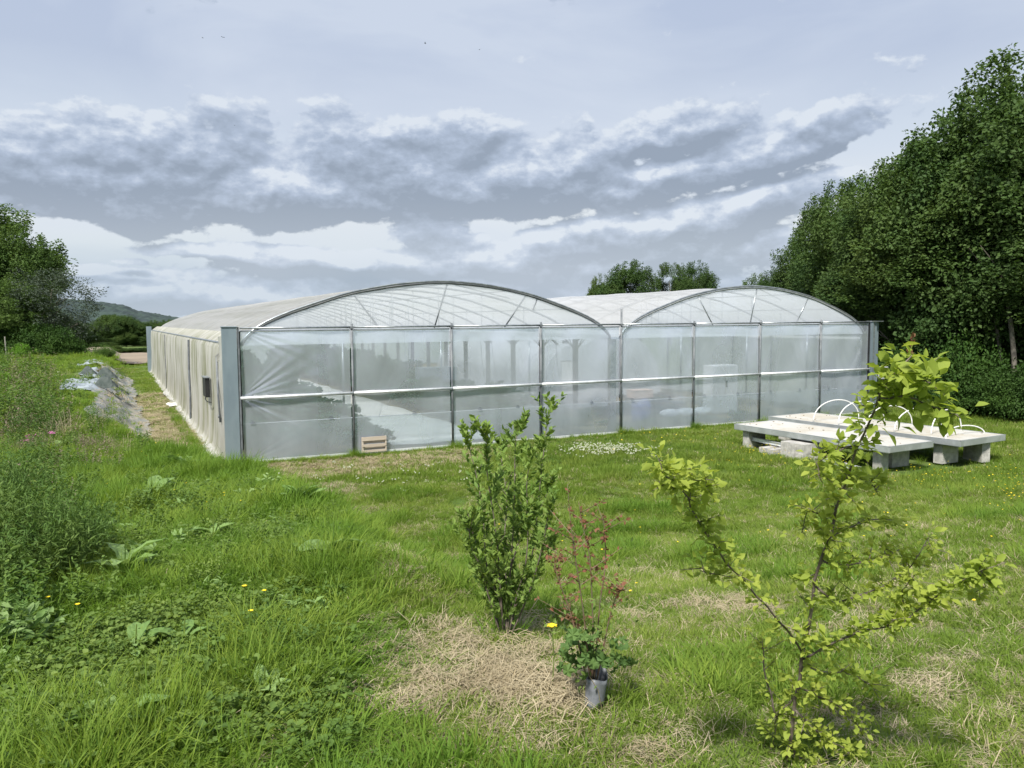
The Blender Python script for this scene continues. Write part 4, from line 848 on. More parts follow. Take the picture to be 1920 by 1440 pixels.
rt_list = [  # px, py of top, depth, width
    (1935, 95, 25, 6.2, 'tallest dark green tree at the frame edge above the farther panel'), (1850, 165, 27, 5.6, 'tall tree of the wood just inward from the tallest one'), (1770, 255, 28, 5.4, 'tree of the wood whose top slopes down beside the second tallest'),
    (1710, 290, 31, 5.2, 'rounded tree of the wood above the electric boxes'), (1640, 322, 37, 5.4, 'bushy tree with upright shoots rising past the end of the arched gable'), (1572, 348, 44, 4.6, 'tree with thin pointed top shoots standing clear against the cloud'),
    (1520, 420, 50, 3.8, 'smaller tree at the sloping far shoulder of the wood'), (1470, 492, 58, 3.6, 'low tree where the wood meets the far roof'), (1425, 512, 64, 3.6, 'last low tree of the wood over the crown of the second arch'),
    (1890, 330, 22.5, 5.2, 'front row tree with low branches behind the farther panel'), (1745, 400, 24.5, 4.8, 'front row tree right behind the steel posts and electric boxes'), (1660, 440, 31, 4.6, 'shorter front tree leaning over the gable of the second bay'),
    (1990, 260, 22, 6, 'tree at the very edge of the frame, cut by it'), (1590, 440, 40, 5, 'mid height tree showing behind the arch shoulder'), (1810, 330, 26, 5, 'middle tree filling the wood between the front row trees'), (1500, 510, 50, 3.6, 'low bushy tree just over the arch of the second bay')]
for i, (px, py, dp, wd, lb) in enumerate(rt_list):
    while True:
        p = at(px, py, dp)
        if p[0]-wd*.62 > 20.4 or p[1] > 42: break
        dp += .5
    tree('woodland_tree', p[0]+(.0), p[1], p[2]-.35, wd*1.08, i, lb, 'dense wood beside the greenhouse', low=2.3 if i in (0, 9, 10, 12, 14) else .4)
for i, (px, b0, t0, dp) in enumerate(((1893, 700, 500, 25.0), (1868, 705, 500, 25.6), (1795, 700, 520, 26.5))):
    a, b = at(px+14, 712, dp), at(px-16, t0, dp); n = 7
    P = [a*(1-s)+b*s+np.array([.07*math.sin(s*5+i), .05*math.cos(s*4), 0]) for s in np.linspace(0, 1, n)]; P[0][2] = TZ(P[0][0], P[0][1])-.1
    tt = empty('bare_trunk', tuple(P[0]), ['slender pale grey trunk leaning at the wood edge, its leaves out of sight', 'second slender trunk, darker, beside the pale leaning one', 'thin upright trunk deep in the shade behind the electric boxes'][i], 'tree', 'bare lower trunks at the wood edge')
    MB().tube(np.array(P)-P[0], np.linspace(.085-.02*i, .05-.01*i, n), 8).obj('trunk', plain('grey_bark%d' % i, (.17-.04*i, .155-.04*i, .13-.03*i), (.10, .09, .075), .9, scale=8), tt, smooth=True)
    MB().tube([np.array(P[5])-P[0], np.array(P[5])-P[0]+np.array([-.4, .1, .7]), np.array(P[5])-P[0]+np.array([-.9, .2, 1.2])], [.03, .02, .01], 6).obj('branch', m_bark, tt)
# undergrowth under the wood
UND = [crown_mesh('undergrowth_crown', m_under, 61+i, 1.3, 1.3, .8, 190, 60, .085, .34, shoots=24, bottom=-.5) for i in range(3)]
def undergrowth():
    g = np.random.default_rng(5); P = []; S_ = []
    for px in np.arange(1660, 2010, 13):
        for row in range(5):
            t = 20.5+row*1.7+g.random()*.8; p = at(px+g.normal()*10, 700, t); P.append((p[0], p[1], TZ(p[0], p[1])+.25+.15*row)); s = .5+.9*g.random()**1.5; S_.append((s, s, s*(.55+.30*row*g.random()+.3*g.random())))
    for px in np.arange(1380, 1660, 14):
        for row in range(2):
            t = 46+row*3+g.random(); p = at(px, 700, t); P.append((p[0], p[1], TZ(p[0], p[1])+1.0)); S_.append((1.8, 1.8, 2.2))
    for px in np.arange(-30, 118, 9):
        for row in range(2):
            t = 54+row*4+g.random()*2; p = at(px+g.normal()*4, 640, t); P.append((p[0], p[1], TZ(p[0], p[1])+.4)); S_.append((.8+.9*g.random(), 1.2, .7+1.3*g.random()**2))
    for px in np.arange(1780, 2010, 12): t = 18.6+g.random()*1.2; p = at(px, 760, t); P.append((p[0], p[1], TZ(p[0], p[1])+.12)); S_.append((.6, .6, .6))
    kp = [i for i, q in enumerate(P) if q[0]-1.35*S_[i][0] > 20.6 or q[1] > 42 or q[0] < -4]; P = [P[i] for i in kp]; S_ = [S_[i] for i in kp]; P = np.array(P); n = len(P); scatter('undergrowth', P, np.c_[np.zeros((n, 2)), g.random(n)*6.28], np.array(S_), g.integers(0, 3, n), UND, 'dark tangled undergrowth below the woods')
undergrowth()
CLT = [crown_mesh('left_crown', m_treeB, 71+i, 2.9, 2.9, 4.2, 380, 110, .14, .50, lump=.32, shoots=26, bottom=-.9, lobes=24) for i in range(2)]
CSV = [crown_mesh('silver_crown', m_treeC, 75, 2.9, 2.9, 4.2, 260, 34, .15, .62, lump=.4, shoots=70, bottom=-.98)]
lt_list = [(-25, 385, 62, 10.5, 0, 'tall light green tree at the edge of the frame over the meadow'), (25, 425, 60, 6.2, 1, 'light green tree stepping down from the tallest meadow tree'), (8, 520, 55, 5.4, 1, 'mid green bushy tree low at the frame edge by the stake'),
           (62, 552, 66, 5.0, 0, 'dark bushy tree filling the gap below the silvery one'), (-90, 420, 60, 9, 0, 'light green tree cut off by the frame edge'), (118, 588, 72, 4.2, 1, 'small dark bush at the foot of the silvery tree'), (150, 612, 70, 3.4, 0, 'brownish green bush where the meadow trees end')]
for i, (px, py, dp, wd, ci, lb) in enumerate(lt_list):
    p = at(px, py, dp); tree('meadow_tree', p[0], p[1], p[2]-.4, wd, ci, lb, 'trees at the edge of the left meadow', crowns=CLT)
p = at(94, 497, 56); tree('silver_leaved_tree', p[0], p[1], p[2]-.6, 5.4, 0, 'silvery dark tree with loose twiggy outline against the bright sky', None, crowns=CSV, rz=.4)
# far trees above the roofs
for i, (px, py, dp, wd, lb) in enumerate(((1128, 516, 112, 4.2, 'small dark tree farthest along the skyline above the roof valley'), (1180, 492, 110, 8.2, 'dark rounded tree above the roof valley'), (1258, 496, 108, 5.8, 'green tree above the second roof, nearer the valley'), (1302, 491, 112, 6.6, 'green tree above the second roof, nearer the wood'))):
    p = at(px, py, dp); tree('skyline_tree', p[0], p[1], p[2]-.3, wd*1.0, i, lb, 'far trees above the greenhouse roofs', base=-.2)
# far hedge line and hill
def far_land():
    g = np.random.default_rng(9); P = []; S_ = []
    for px in np.arange(60, 330, 5):
        for k in range(2):
            t = 250+40*k+g.random()*20; top = 592+7*math.sin(px*.05)+g.normal()*3+ (6 if px < 160 else 0); q = at(px, top+13, t); z0 = float(T(q[0], q[1])); h = q[2]-z0; P.append((q[0], q[1], z0+h*.5)); S_.append((h*.17, h*.17, h*.115))
    for px in np.arange(150, 290, 9): q = at(px, 633+2*g.random(), 118); z0 = TZ(q[0], q[1]); P.append((q[0], q[1], z0+.3)); S_.append((.35, .35, .10))
    P = np.array(P); n = len(P); scatter('far_hedgerow', P, np.c_[np.zeros((n, 2)), g.random(n)*6.28], np.array(S_), g.integers(0, 4, n), CRW, 'dark belt of trees beyond the ploughed field')
    # wooded hill
    A = np.linspace(-42, 12, 260); Rr = np.linspace(1150, 1900, 60); AA, RR = np.meshgrid(A, Rr)
    pxs = 960+F_PX*np.tan(np.radians(AA)); top = np.interp(pxs, [-400, 60, 150, 200, 240, 262, 285, 310, 360, 500, 900, 1300], [560, 562, 569, 572, 577, 586, 589, 593, 600, 604, 606, 610])
    hz_ = 607.3-(607.3-593.8)*pxs/1920; Hh = 3+(hz_-top)/F_PX*1600
    ridge = np.exp(-((RR-1600)/190)**2); Z = -14+(Hh+14)*ridge
    bump = 3.0*np.abs(np.sin(AA*9+RR*.05)*np.sin(RR*.09+AA*3))+1.8*np.abs(np.sin(AA*21+RR*.11))*np.abs(np.sin(RR*.17-AA*7))+1.2*g.random(AA.shape); Z = Z+bump*ridge-2
    rad = np.radians(AA)+YAW; V = np.stack([CAM[0]+RR*np.sin(rad)/np.cos(np.radians(AA))**0, CAM[1]+RR*np.cos(rad), Z], -1)
    m_hill = plain('wooded_hill', (.032, .055, .045), (.018, .032, .034), .95, scale=.035, bump=1, bscale=.08)
    MB().grid(V).obj('wooded_hill', m_hill, label='low wooded hill on the horizon beyond the meadow', kind='structure')
    q = at(1135/4, 585, 500)
far_land()
# ------------------------------------------------------------------ generic plant with separate leaves
LEAFM = {}
def leaf_proto(mat, tag_='leaf', wid=.5, droop=.06):
    k = (mat.name, tag_)
    if k not in LEAFM:
        V, L_, n = leaves(np.zeros((1, 3)), np.array([[1., 0, 0]]), 1.0, wid, nrm=np.array([[0, 0, 1.]]), fold=.16, droop=droop)
        LEAFM[k] = fast_mesh('leaf', V, L_, 3, mat, tint=np.full(len(V), .5), smooth=False)
    return LEAFM[k]
def put_leaves(root, origin, P, D, Nn, S_, mat, wid, n_single=300, g=rng, name='foliage'):
    """the leaves that show largest become parts, the rest one mass"""
    dist = np.linalg.norm(P-CAM, axis=1); order = np.argsort(-(S_/dist)); A = order[:n_single]; B = order[n_single:]
    me = leaf_proto(mat, wid=wid)
    for i in A:
        d = unit(D[i]); s = unit(np.cross(Nn[i], d)); n = np.cross(d, s)
        o = bpy.data.objects.new('leaf', me); C.objects.link(o); o.parent = root
        M_ = Matrix(((d[0], s[0], n[0], P[i][0]-origin[0]), (d[1], s[1], n[1], P[i][1]-origin[1]), (d[2], s[2], n[2], P[i][2]-origin[2]), (0, 0, 0, 1))) @ Matrix.Diagonal((S_[i], S_[i]*(.8+.4*g.random()), S_[i], 1))
        o.matrix_local = M_
    if len(B):
        V, L_, k = leaves(P[B]-origin, D[B], S_[B], S_[B]*wid, nrm=Nn[B], fold=.16, droop=.06, rg=g)
        add(name, fast_mesh(name, V, L_, 3, mat, tint=np.repeat(g.random(len(B)), k)), root, kind='stuff')
def along(P, t):
    P = np.asarray(P); n = len(P)-1; t = np.clip(t, 0, .9999)*n; i = t.astype(int); f = (t-i)[:, None]; return P[i]*(1-f)+P[i+1]*f
def spline(P, n=14):
    P = np.asarray(P, float); m = len(P); Q = np.concatenate([[2*P[0]-P[1]], P, [2*P[-1]-P[-2]]]); out = []
    for s in np.linspace(0, m-1-1e-6, n):
        i = int(s); t = s-i; a, b, c, d = Q[i:i+4]; out.append(.5*((2*b)+(-a+c)*t+(2*a-5*b+4*c-d)*t*t+(-a+3*b-3*c+d)*t**3))
    return np.array(out)
# upright green shrub in the middle of the lawn
def green_shrub():
    g = np.random.default_rng(14); base = ground_at(946, 1196); d0 = float((base-CAM)@fw); o = base
    root = empty('upright_shrub', tuple(base), 'upright many-stemmed green shrub with oval leaves in the middle of the lawn', 'shrub')
    stems = [  # px paths
        [(938, 1195), (925, 1120), (912, 1060), (905, 960), (893, 890), (880, 830), (900, 800)], [(944, 1195), (938, 1100), (930, 1000), (915, 900), (912, 850), (915, 800)], [(948, 1195), (955, 1100), (962, 1000), (965, 900), (966, 840), (972, 795)],
        [(952, 1195), (975, 1120), (1000, 1030), (1008, 950), (1018, 860), (1025, 800), (1036, 750)], [(956, 1195), (985, 1130), (1005, 1070), (1022, 1000), (1030, 940)], [(940, 1195), (920, 1130), (905, 1080), (892, 1020), (884, 985)],
        [(947, 1195), (950, 1110), (945, 1020), (950, 940), (940, 860), (935, 830)], [(953, 1195), (968, 1120), (985, 1060), (990, 990), (988, 900), (1000, 850)], [(945, 1195), (935, 1120), (900, 1060), (880, 1010), (890, 960)], [(950, 1195), (960, 1130), (985, 1090), (1015, 1060), (1035, 1010)], [(949, 1195), (952, 1100), (975, 1010), (1010, 960), (1035, 900)]]
    P = []; D = []; Nn = []; S_ = []
    for k, st in enumerate(stems):
        dd = g.normal()*.14; pts = spline([at(x, y, d0+dd*(i/len(st))*2) for i, (x, y) in enumerate(st)], 18)
        MB().tube(pts-o, np.linspace(.005, .0015, 18), 6).obj('stem', m_twig, root, smooth=True)
        # side twigs
        for j in range(20):
            t = .07+.9*g.random(); a = along(pts, np.array([t]))[0]; th = g.random()*6.28; ln = (.08+.15*g.random())*(1.2-t*.8); dr = np.array([math.cos(th)*.8, math.sin(th)*.8, .75+.3*g.random()]); dr /= np.linalg.norm(dr)
            tw = np.array([a+dr*ln*s+np.array([0, 0, .03*s*s]) for s in np.linspace(0, 1, 5)]); MB().tube(tw-o, [.003, .0027, .0022, .0018, .001], 4, False).obj('twig', m_twig, root) if j < 3 else None
            n = int(14+ln*60); tt = g.random(n)**.8; q = along(tw, tt); a2 = g.random(n)*6.28; dv = dr*.7+np.c_[np.cos(a2), np.sin(a2), .2+.5*g.random(n)]*.8
            P.append(q); D.append(dv); S_.append(.026+.020*g.random(n)); 
        n = 34; tt = .35+.65*g.random(n); q = along(pts, tt); a2 = g.random(n)*6.28; P.append(q); D.append(np.c_[np.cos(a2)*.7, np.sin(a2)*.7, .5+.5*g.random(n)]); S_.append(.030+.018*g.random(n))
        n = 12; q = along(pts, .93+.07*g.random(n)); P.append(q); a2 = g.random(n)*6.28; D.append(np.c_[np.cos(a2)*.45, np.sin(a2)*.45, 1+0*a2]); S_.append(.038+.016*g.random(n))
    P = np.concatenate(P); D = unit(np.concatenate(D)); S_ = np.concatenate(S_); Nn = unit(g.normal(size=P.shape)*.5+np.array([-.1, -.2, 1.]))
    put_leaves(root, o, P, D, Nn, S_, m_shrub, .44, 300, g)
    # long grass round its foot
    tb = tuft('foot_grass', 90, .13, .20, .006, .8, m_lush, 77); add('foot_grass', tb, root, (0, 0, .0), kind='stuff')
green_shrub()
# reddish sapling in a grey guard
def red_sapling():
    g = np.random.default_rng(15); base = ground_at(1112, 1330); d0 = float((base-CAM)@fw); o = base
    root = empty('reddish_sapling', tuple(base), 'thin sapling with small reddish leaves growing out of a grey tube among straw', 'sapling')
    sticks = [[(1108, 1325), (1100, 1200), (1090, 1120), (1078, 1040), (1070, 980), (1064, 908)], [(1110, 1325), (1112, 1200), (1110, 1120), (1105, 1040), (1092, 985), (1085, 940)], [(1112, 1325), (1118, 1220), (1125, 1130), (1135, 1060), (1133, 990), (1130, 965)],
              [(1106, 1325), (1090, 1230), (1070, 1150), (1050, 1095), (1040, 1060), (1042, 1030)], [(1114, 1325), (1130, 1220), (1145, 1150), (1160, 1110), (1175, 1105)], [(1110, 1325), (1105, 1230), (1085, 1180), (1065, 1150)]]
    P = []; D = []; S_ = []; G = []; GD = []; GS = []
    for k, st in enumerate(sticks):
        jt = g.normal()*.06; pts = spline([at(x, min(y, 1300), d0+jt*min(i, 3)/3) for i, (x, y) in enumerate(st)], 16); MB().tube(pts-o, np.linspace(.0045, .0012, 16), 5).obj('stem', m_rstem, root, smooth=True)
        for j in range(9):
            t = .45+.5*g.random(); a = along(pts, np.array([t]))[0]; th = g.random()*6.28; ln = .05+.10*g.random(); dr = np.array([math.cos(th), math.sin(th), .6]); tw = np.array([a+dr*ln*s for s in (0, .5, 1)])
            MB().tube(tw-o, [.002, .0015, .001], 4, False).obj('twig', m_rstem, root)
            n = 7; P.append(along(tw, g.random(n))); a2 = g.random(n)*6.28; D.append(np.c_[np.cos(a2), np.sin(a2), g.normal(size=n)*.5]); S_.append(.013+.014*g.random(n))
        n = 26; P.append(along(pts, .45+.55*g.random(n))); a2 = g.random(n)*6.28; D.append(np.c_[np.cos(a2), np.sin(a2), .3+.4*g.random(n)]); S_.append(.011+.012*g.random(n))
    P = np.concatenate(P); D = unit(np.concatenate(D)); S_ = np.concatenate(S_); put_leaves(root, o, P, D, unit(g.normal(size=P.shape)+[0, 0, .6]), S_, m_red, .55, 150, g)
    # small grey-green leaves half way up
    n = 230; c = at(1108, 1190, d0); q = c+g.normal(size=(n, 3))*np.array([.09, .09, .12]); V, L_, k = leaves(q-o, g.normal(size=(n, 3))*.6+[0, 0, .6], .02+.014*g.random(n), .012, rg=g)
    add('foliage', fast_mesh('foliage', V, L_, 3, m_weed, tint=np.repeat(g.random(n), k)), root, kind='stuff')
    # lobed currant-like leaves low down
    lm = MB(); ang = np.linspace(0, 6.283, 25)[:-1]; rr = .5*(1-.30*np.abs(np.sin(ang*2.5))**1.5)*(1+.08*np.sin(ang*12)); lm.put(np.r_[[[0, 0, 0]], np.c_[rr*np.cos(ang)+.1, rr*np.sin(ang), .10*np.cos(ang*5)]], [(0, i+1, (i+1) % 24+1) for i in range(24)])
    lm = lm.mesh('lobed_leaf', m_lobed)
    for i in range(80):
        q = at(1105+g.normal()*36, 1238+abs(g.normal())*20-g.random()*60, d0+g.normal()*.08); q[2] = max(q[2], base[2]+.17); s = .035+.03*g.random()
        add('lobed_leaf', lm, root, tuple(q-o), (g.normal()*.5+.45, g.normal()*.5, g.random()*6.28), (s, s, s))
    # guard tube, torn at the foot
    b = MB(); th = np.linspace(0, 6.283, 25); V = [np.c_[(.043+.004*np.sin(th*2+z*9))*np.cos(th), (.043+.004*np.cos(th*3+z*12))*np.sin(th), z*(1+.10*np.sin(th+1))+.012*np.sin(th*2)*(z > .1)+0*th] for z in np.linspace(-.03, .150, 10)]
    b.grid(np.stack(V)); o1 = b.obj('guard_tube', m_tube, root, smooth=True); s_ = o1.modifiers.new('solid', 'SOLIDIFY'); s_.thickness = .003; o1.rotation_euler = (.06, .10, 0)
    c = MB(); c.put(np.array([(-.02, -.044, .03), (.008, -.050, .048), (.028, -.042, .025), (.018, -.046, .0), (-.01, -.047, .0)]), [(0, 1, 2, 3, 4)]); c.obj('tear', m_black, root)
    MB().tube([(-.040, -.03, .17), (-.01, -.053, .11), (.01, -.055, .02)], .0012, 4).obj('straw_stem', m_straw, root)
    add('foot_grass', tuft('foot_grass_b', 60, .09, .16, .005, .8, m_grass, 78), root, (.12, .03, 0), kind='stuff')
red_sapling()
# thorny yellow-green sapling at the right
def plum_sapling():
    g = np.random.default_rng(16); o = at(1468, 1470, 2.95); o[2] = TZ(o[0], o[1]); d0 = 2.95
    root = empty('thorny_sapling', tuple(o), 'young thorny sapling with yellow-green leaves on dark spreading branches, closest to the camera', 'sapling')
    def dp(y): return 2.25+.70*(np.clip(y, 640, 1440)-640)/800
    br = [  # path px, r0, r1, leaf size, density, label
        ([(1466, 1470), (1480, 1400), (1492, 1320), (1505, 1240), (1520, 1150), (1535, 1060), (1560, 980), (1588, 900), (1608, 840), (1640, 760), (1672, 705), (1705, 665)], .0075, .002, .034, 230, 0),
        ([(1507, 1228), (1460, 1165), (1400, 1095), (1350, 1035), (1315, 990), (1290, 935), (1255, 895), (1238, 862)], .004, .0012, .032, 170, -.25),
        ([(1506, 1236), (1560, 1205), (1610, 1188), (1660, 1172), (1715, 1150), (1770, 1110), (1820, 1078), (1880, 1055)], .004, .0012, .032, 165, -.2),
        ([(1455, 1345), (1440, 1280), (1430, 1225), (1424, 1205)], .004, .0015, .022, 50, .05),
        ([(1540, 1050), (1580, 1060), (1630, 1050), (1690, 1035)], .004, .0015, .028, 70, .1), ([(1530, 1100), (1570, 1130), (1640, 1105), (1700, 1070), (1740, 1010)], .004, .0015, .028, 90, .15),
        ([(1550, 1010), (1600, 985), (1650, 970), (1690, 985)], .0035, .0012, .028, 60, .2), ([(1560, 985), (1520, 960), (1500, 1010)], .003, .001, .028, 40, .1), ([(1585, 905), (1620, 900), (1650, 930)], .003, .001, .030, 40, .1),
        ([(1610, 835), (1560, 850), (1530, 870), (1545, 905)], .003, .001, .034, 36, -.1), ([(1650, 745), (1700, 745), (1760, 765), (1800, 780)], .0035, .0012, .048, 34, -.15), ([(1668, 710), (1720, 705), (1760, 730)], .003, .001, .052, 26, -.15),
        ([(1500, 1290), (1540, 1310), (1590, 1335), (1620, 1380)], .004, .0012, .028, 70, .1), ([(1490, 1330), (1530, 1370), (1580, 1400), (1610, 1430)], .004, .0012, .028, 64, .05), ([(1495, 1300), (1460, 1340), (1450, 1400)], .003, .0012, .024, 70, .1),
        ([(1505, 1250), (1560, 1260), (1610, 1270), (1650, 1300)], .003, .001, .026, 80, .2), ([(1480, 1400), (1500, 1420), (1560, 1440)], .003, .001, .026, 40, 0), ([(1370, 1060), (1330, 1075), (1310, 1050)], .002, .001, .028, 24, -.2), ([(1290, 935), (1320, 920), (1325, 890)], .002, .001, .034, 30, -.25), ([(1255, 895), (1290, 880), (1300, 905)], .002, .001, .034, 20, -.25),
        ([(1800, 1090), (1830, 1110), (1850, 1085)], .002, .001, .032, 24, -.2), ([(1700, 1155), (1690, 1110), (1720, 1075)], .002, .001, .028, 30, -.1)]
    P = []; D = []; S_ = []
    for (path, r0, r1, ls, n, dof) in br:
        n = int(n*1.9); ls *= 1.05; m = len(path); pts = spline([at(x, y, dp(y)+dof*i/(m-1)) for i, (x, y) in enumerate(path)], 22 if m > 6 else 10)
        k = len(pts); jit = g.normal(size=(k, 3))*.0035; jit[0] = 0; pts = pts+jit
        MB().tube(pts-o, np.linspace(r0, r1, k), 7).obj('branch' if r0 < .0075 else 'trunk', m_twig, root, smooth=True)
        th = MB()
        for j in range(int(4+n*.12)):
            t = g.random()*.95; a = along(pts, np.array([t]))[0]; dr = unit(g.normal(size=3)); th.tube([a-o, a-o+dr*.022], [.0016, .0003], 4, False)
        th.obj('thorn', m_twig, root, kind='stuff')
        t = .06+.94*g.random(n)**(.85); q = along(pts, t)+g.normal(size=(n, 3))*.006; dr = unit(g.normal(size=(n, 3))*np.array([1, 1, .6])+np.array([0, 0, .35])); q = q+dr*(.008+.040*g.random(n)[:, None]**1.6); P.append(q); D.append(dr+np.array([0, 0, -.15])); S_.append(ls*(.55+.6*g.random(n)))
        for j in range(n//14):  # leafy spurs
            t = .1+.9*g.random(); a = along(pts, np.array([t]))[0]; dr = unit(g.normal(size=3)+[0, 0, .5]); ln = .04+.05*g.random(); e = a+dr*ln
            MB().tube([a-o, e-o], [.0018, .0008], 4, False).obj('spur', m_twig, root)
            m_ = 8; P.append(a+dr*ln*g.random(m_)[:, None]); D.append(unit(dr+g.normal(size=(m_, 3))*.8)); S_.append(ls*(.6+.5*g.random(m_)))
    # the big leaves of the top
    for (x, y, s, dx, dy) in [(1690, 650, .062, 1, .3), (1706, 668, .068, 1, 0), (1672, 656, .05, -1, .2), (1712, 690, .07, 1, -.2), (1645, 728, .06, -1, 0), (1690, 716, .07, 1, .1), (1725, 722, .065, 1, -.1), (1745, 735, .07, 1, -.3), (1700, 745, .07, .2, -1), (1668, 742, .065, -.5, -.6), (1640, 765, .06, -1, -.3), (1770, 745, .055, 1, -.2), (1760, 770, .055, .6, -.8),
                            (1615, 745, .05, -1, .4), (1680, 775, .07, .1, -1), (1712, 780, .07, .4, -.9), (1640, 800, .06, -.6, -.6), (1665, 812, .06, .5, -.8), (1690, 800, .06, .9, -.4), (1730, 765, .06, .8, -.5), (1780, 780, .05, 1, -.1), (1600, 790, .05, -1, 0), (1655, 700, .05, -.8, .5), (1735, 710, .055, .9, .3)]:
        p = at(x, y, dp(y)-.05+.05*g.normal()); P.append(p[None]); D.append((rt*dx+up*dy-fw*(.2+.3*g.random()))[None]); S_.append(np.array([s*.74]))
    q = [at(x, y, dp(y)+.15) for x, y in ((1680, 730), (1700, 690), (1708, 655), (1712, 632))]; MB().tube(np.array(q)-o, [.002, .0018, .0014, .001], 5).obj('red_shoot', m_rstem, root, smooth=True)
    n = 34; a = along(np.array(q), .45+.55*g.random(n)); V, L_, k = leaves(a-o, g.normal(size=(n, 3))*.5+[0, 0, 1], .018, .008, rg=g); add('red_leaf_tip', fast_mesh('red_leaf_tip', V, L_, 3, m_red, tint=np.zeros(n*k)), root, kind='stuff')
    P = np.concatenate(P); D = unit(np.concatenate(D)); S_ = np.concatenate(S_); put_leaves(root, o, P, D, unit(g.normal(size=P.shape)*.55+np.array([0, -.15, 1.])), S_, m_sap, .62, 300, g)
plum_sapling()
# ------------------------------------------------------------------ docks, bushes and other weeds
DOCK = None
def dock_leaf():
    b = MB(); nx, ny = 9, 5; V = []
    for i, s in enumerate(np.linspace(0, 1, nx)):
        w = .24*math.sin(math.pi*min(s*.95+.05, 1))**.75*(1-.25*s); V.append([(s, w*v+.012*math.sin(s*14)*abs(v), .35*s-.55*s*s+.10*abs(v)*w*3+.02*math.sin(s*17+v*3)) for v in np.linspace(-1, 1, ny)])
    return b.grid(np.array(V)).mesh('leaf', m_dock)
DOCK = dock_leaf()
def dock(px, py, s, n, label, seed, up_=.35):
    g = np.random.default_rng(seed); p = ground_at(px, py); t = empty('dock_plant', (p[0], p[1], p[2]+.07), label, 'plant', 'broad-leaved docks in the grass')
    for i in range(n):
        a = 6.28*i/n+g.normal()*.3; k = s*(.45+.75*g.random()); z = .10*s*3*g.random()-.02
        add('leaf', DOCK, t, (math.cos(a)*.02, math.sin(a)*.02, z), (g.normal()*.25, -up_-.5*g.random(), a), (k, k, k))
    MB().tube([(0, 0, -.02), (0.01, 0, s*.8)], [.006, .003], 5).obj('stem', m_weed, t)
docks = [(285, 945, .26, 7, 'pale broad-leaved dock with drooping grey-green leaves on the bank above the tarpaulin end'), (235, 1090, .20, 4, 'dock with one large pale leaf hanging in the middle of the left bank'), (345, 885, .22, 6, 'dock with narrow upright leaves near the foot of the tarpaulin'), (120, 850, .2, 5, 'dock nearest the pink flowers'),
         (255, 1245, .13, 3, 'small dock with a single pointed light leaf low on the bank'), (205, 1390, .16, 3, 'ragged light green dock at the bottom edge of the picture'), (40, 1225, .14, 4, 'small dock at the lower frame edge under the feathery bush'), (625, 1055, .22, 5, 'dock with one silvery leaf lying toward the worn track'),
         (560, 960, .24, 7, 'dark spiky dock standing where the bank meets the worn ground'), (400, 1020, .15, 5, 'dock between the hanging pale leaf and the dark spiky dock'), (345, 1225, .11, 4, 'small dock right of the single pointed leaf'), (495, 1330, .12, 4, 'low dock near the straw clump at the bottom')]
for i, (a, b, s, n, lb) in enumerate(docks): dock(a, b, s*1.2, n+3, lb, 90+i, .7 if i == 8 else .3)
FEA = None
def feather_mesh(name, seed, mat, n=120, h=.95, spread=.60, leaf=.02):
    g = np.random.default_rng(seed); P = []; D = []
    for i in range(n):
        a = g.random()*6.28; r = spread*g.random()**.6; b0 = np.array([.25*r*math.cos(a), .25*r*math.sin(a), 0]); e = np.array([r*math.cos(a), r*math.sin(a), h*(.55+.5*g.random())*(1-.35*r/spread)])
        m = 46; t = .15+.85*g.random(m); q = b0+(e-b0)*t[:, None]+g.normal(size=(m, 3))*.028; P.append(q); D.append(unit(g.normal(size=(m, 3))+np.array([0, 0, .9])))
    P = np.concatenate(P); D = np.concatenate(D); V, L_, k = leaves(P, D, leaf*(1+g.random(len(P))), leaf*.30, tris=2, rg=g); return fast_mesh(name, V, L_, 3, mat, tint=np.repeat(g.random(len(P)), k))
FM = feather_mesh('feathery_bush', 7, m_feather, 330, leaf=.034); FB = feather_mesh('brown_weed', 8, leafmat('brown_weed_leaf', (.20, .16, .11), (.14, .15, .07), (.25, .20, .17), trans=.2), 150, .7, .5, leaf=.03)
for (px, py, s, me, nm, lb) in ((25, 1110, 1.0, FM, 'feathery_bush', 'fine feathery dark green bush at the left frame edge'), (110, 1060, .72, FM, 'feathery_bush', 'smaller feathery green bush next to the large one, toward the pale dock leaf'), (-40, 1010, 1.1, FM, 'feathery_bush', 'feathery bush cut by the frame edge behind the large one'),
                                (30, 800, .95, FB, 'brown_weed', 'brownish tangled weed clump behind the pink flowers'), (70, 860, .75, FB, 'brown_weed', 'brownish weed clump just below the pink flowers'), (150, 850, .6, FB, 'brown_weed', 'greyish weed clump between pink flowers and tarpaulin'), (190, 700, .6, FB, 'brown_weed', 'brownish weed clump beyond the smooth grey sheet'),
                                (198, 672, 1.3, FM, 'round_bush', 'round dark bush at the far end of the tarpaulin bank')):
    p = ground_at(px, py); add(nm, me, None, (p[0], p[1], p[2]-.03), (0, 0, px*.1), (s, s, s*.85), label=lb, cat='bush')
LIM = crown_mesh('leafy_bush', leafmat('lime_leaf', (.16, .30, .03), (.20, .34, .05), (.10, .22, .03), trans=.4), 99, .5, .5, .4, 60, 30, .05, .14, shoots=10)
for (px, py, s, lb) in ((-5, 735, .9, 'lime green leafy bush at the frame edge above the pink flowers'), (40, 672, 1.2, 'small dark shrub in the meadow near the stake'), (75, 648, 2.4, 'pale leafy bush in front of the meadow trees'), (135, 655, 2.6, 'yellowish bush at the meadow edge beside the ploughed field'), (105, 650, 2.2, 'bush between the pale and the yellowish one at the meadow edge')):
    p = ground_at(px, py); add('leafy_bush', LIM, None, (p[0], p[1], p[2]+.3*s), (0, 0, px), (s, s, s), label=lb, cat='bush')
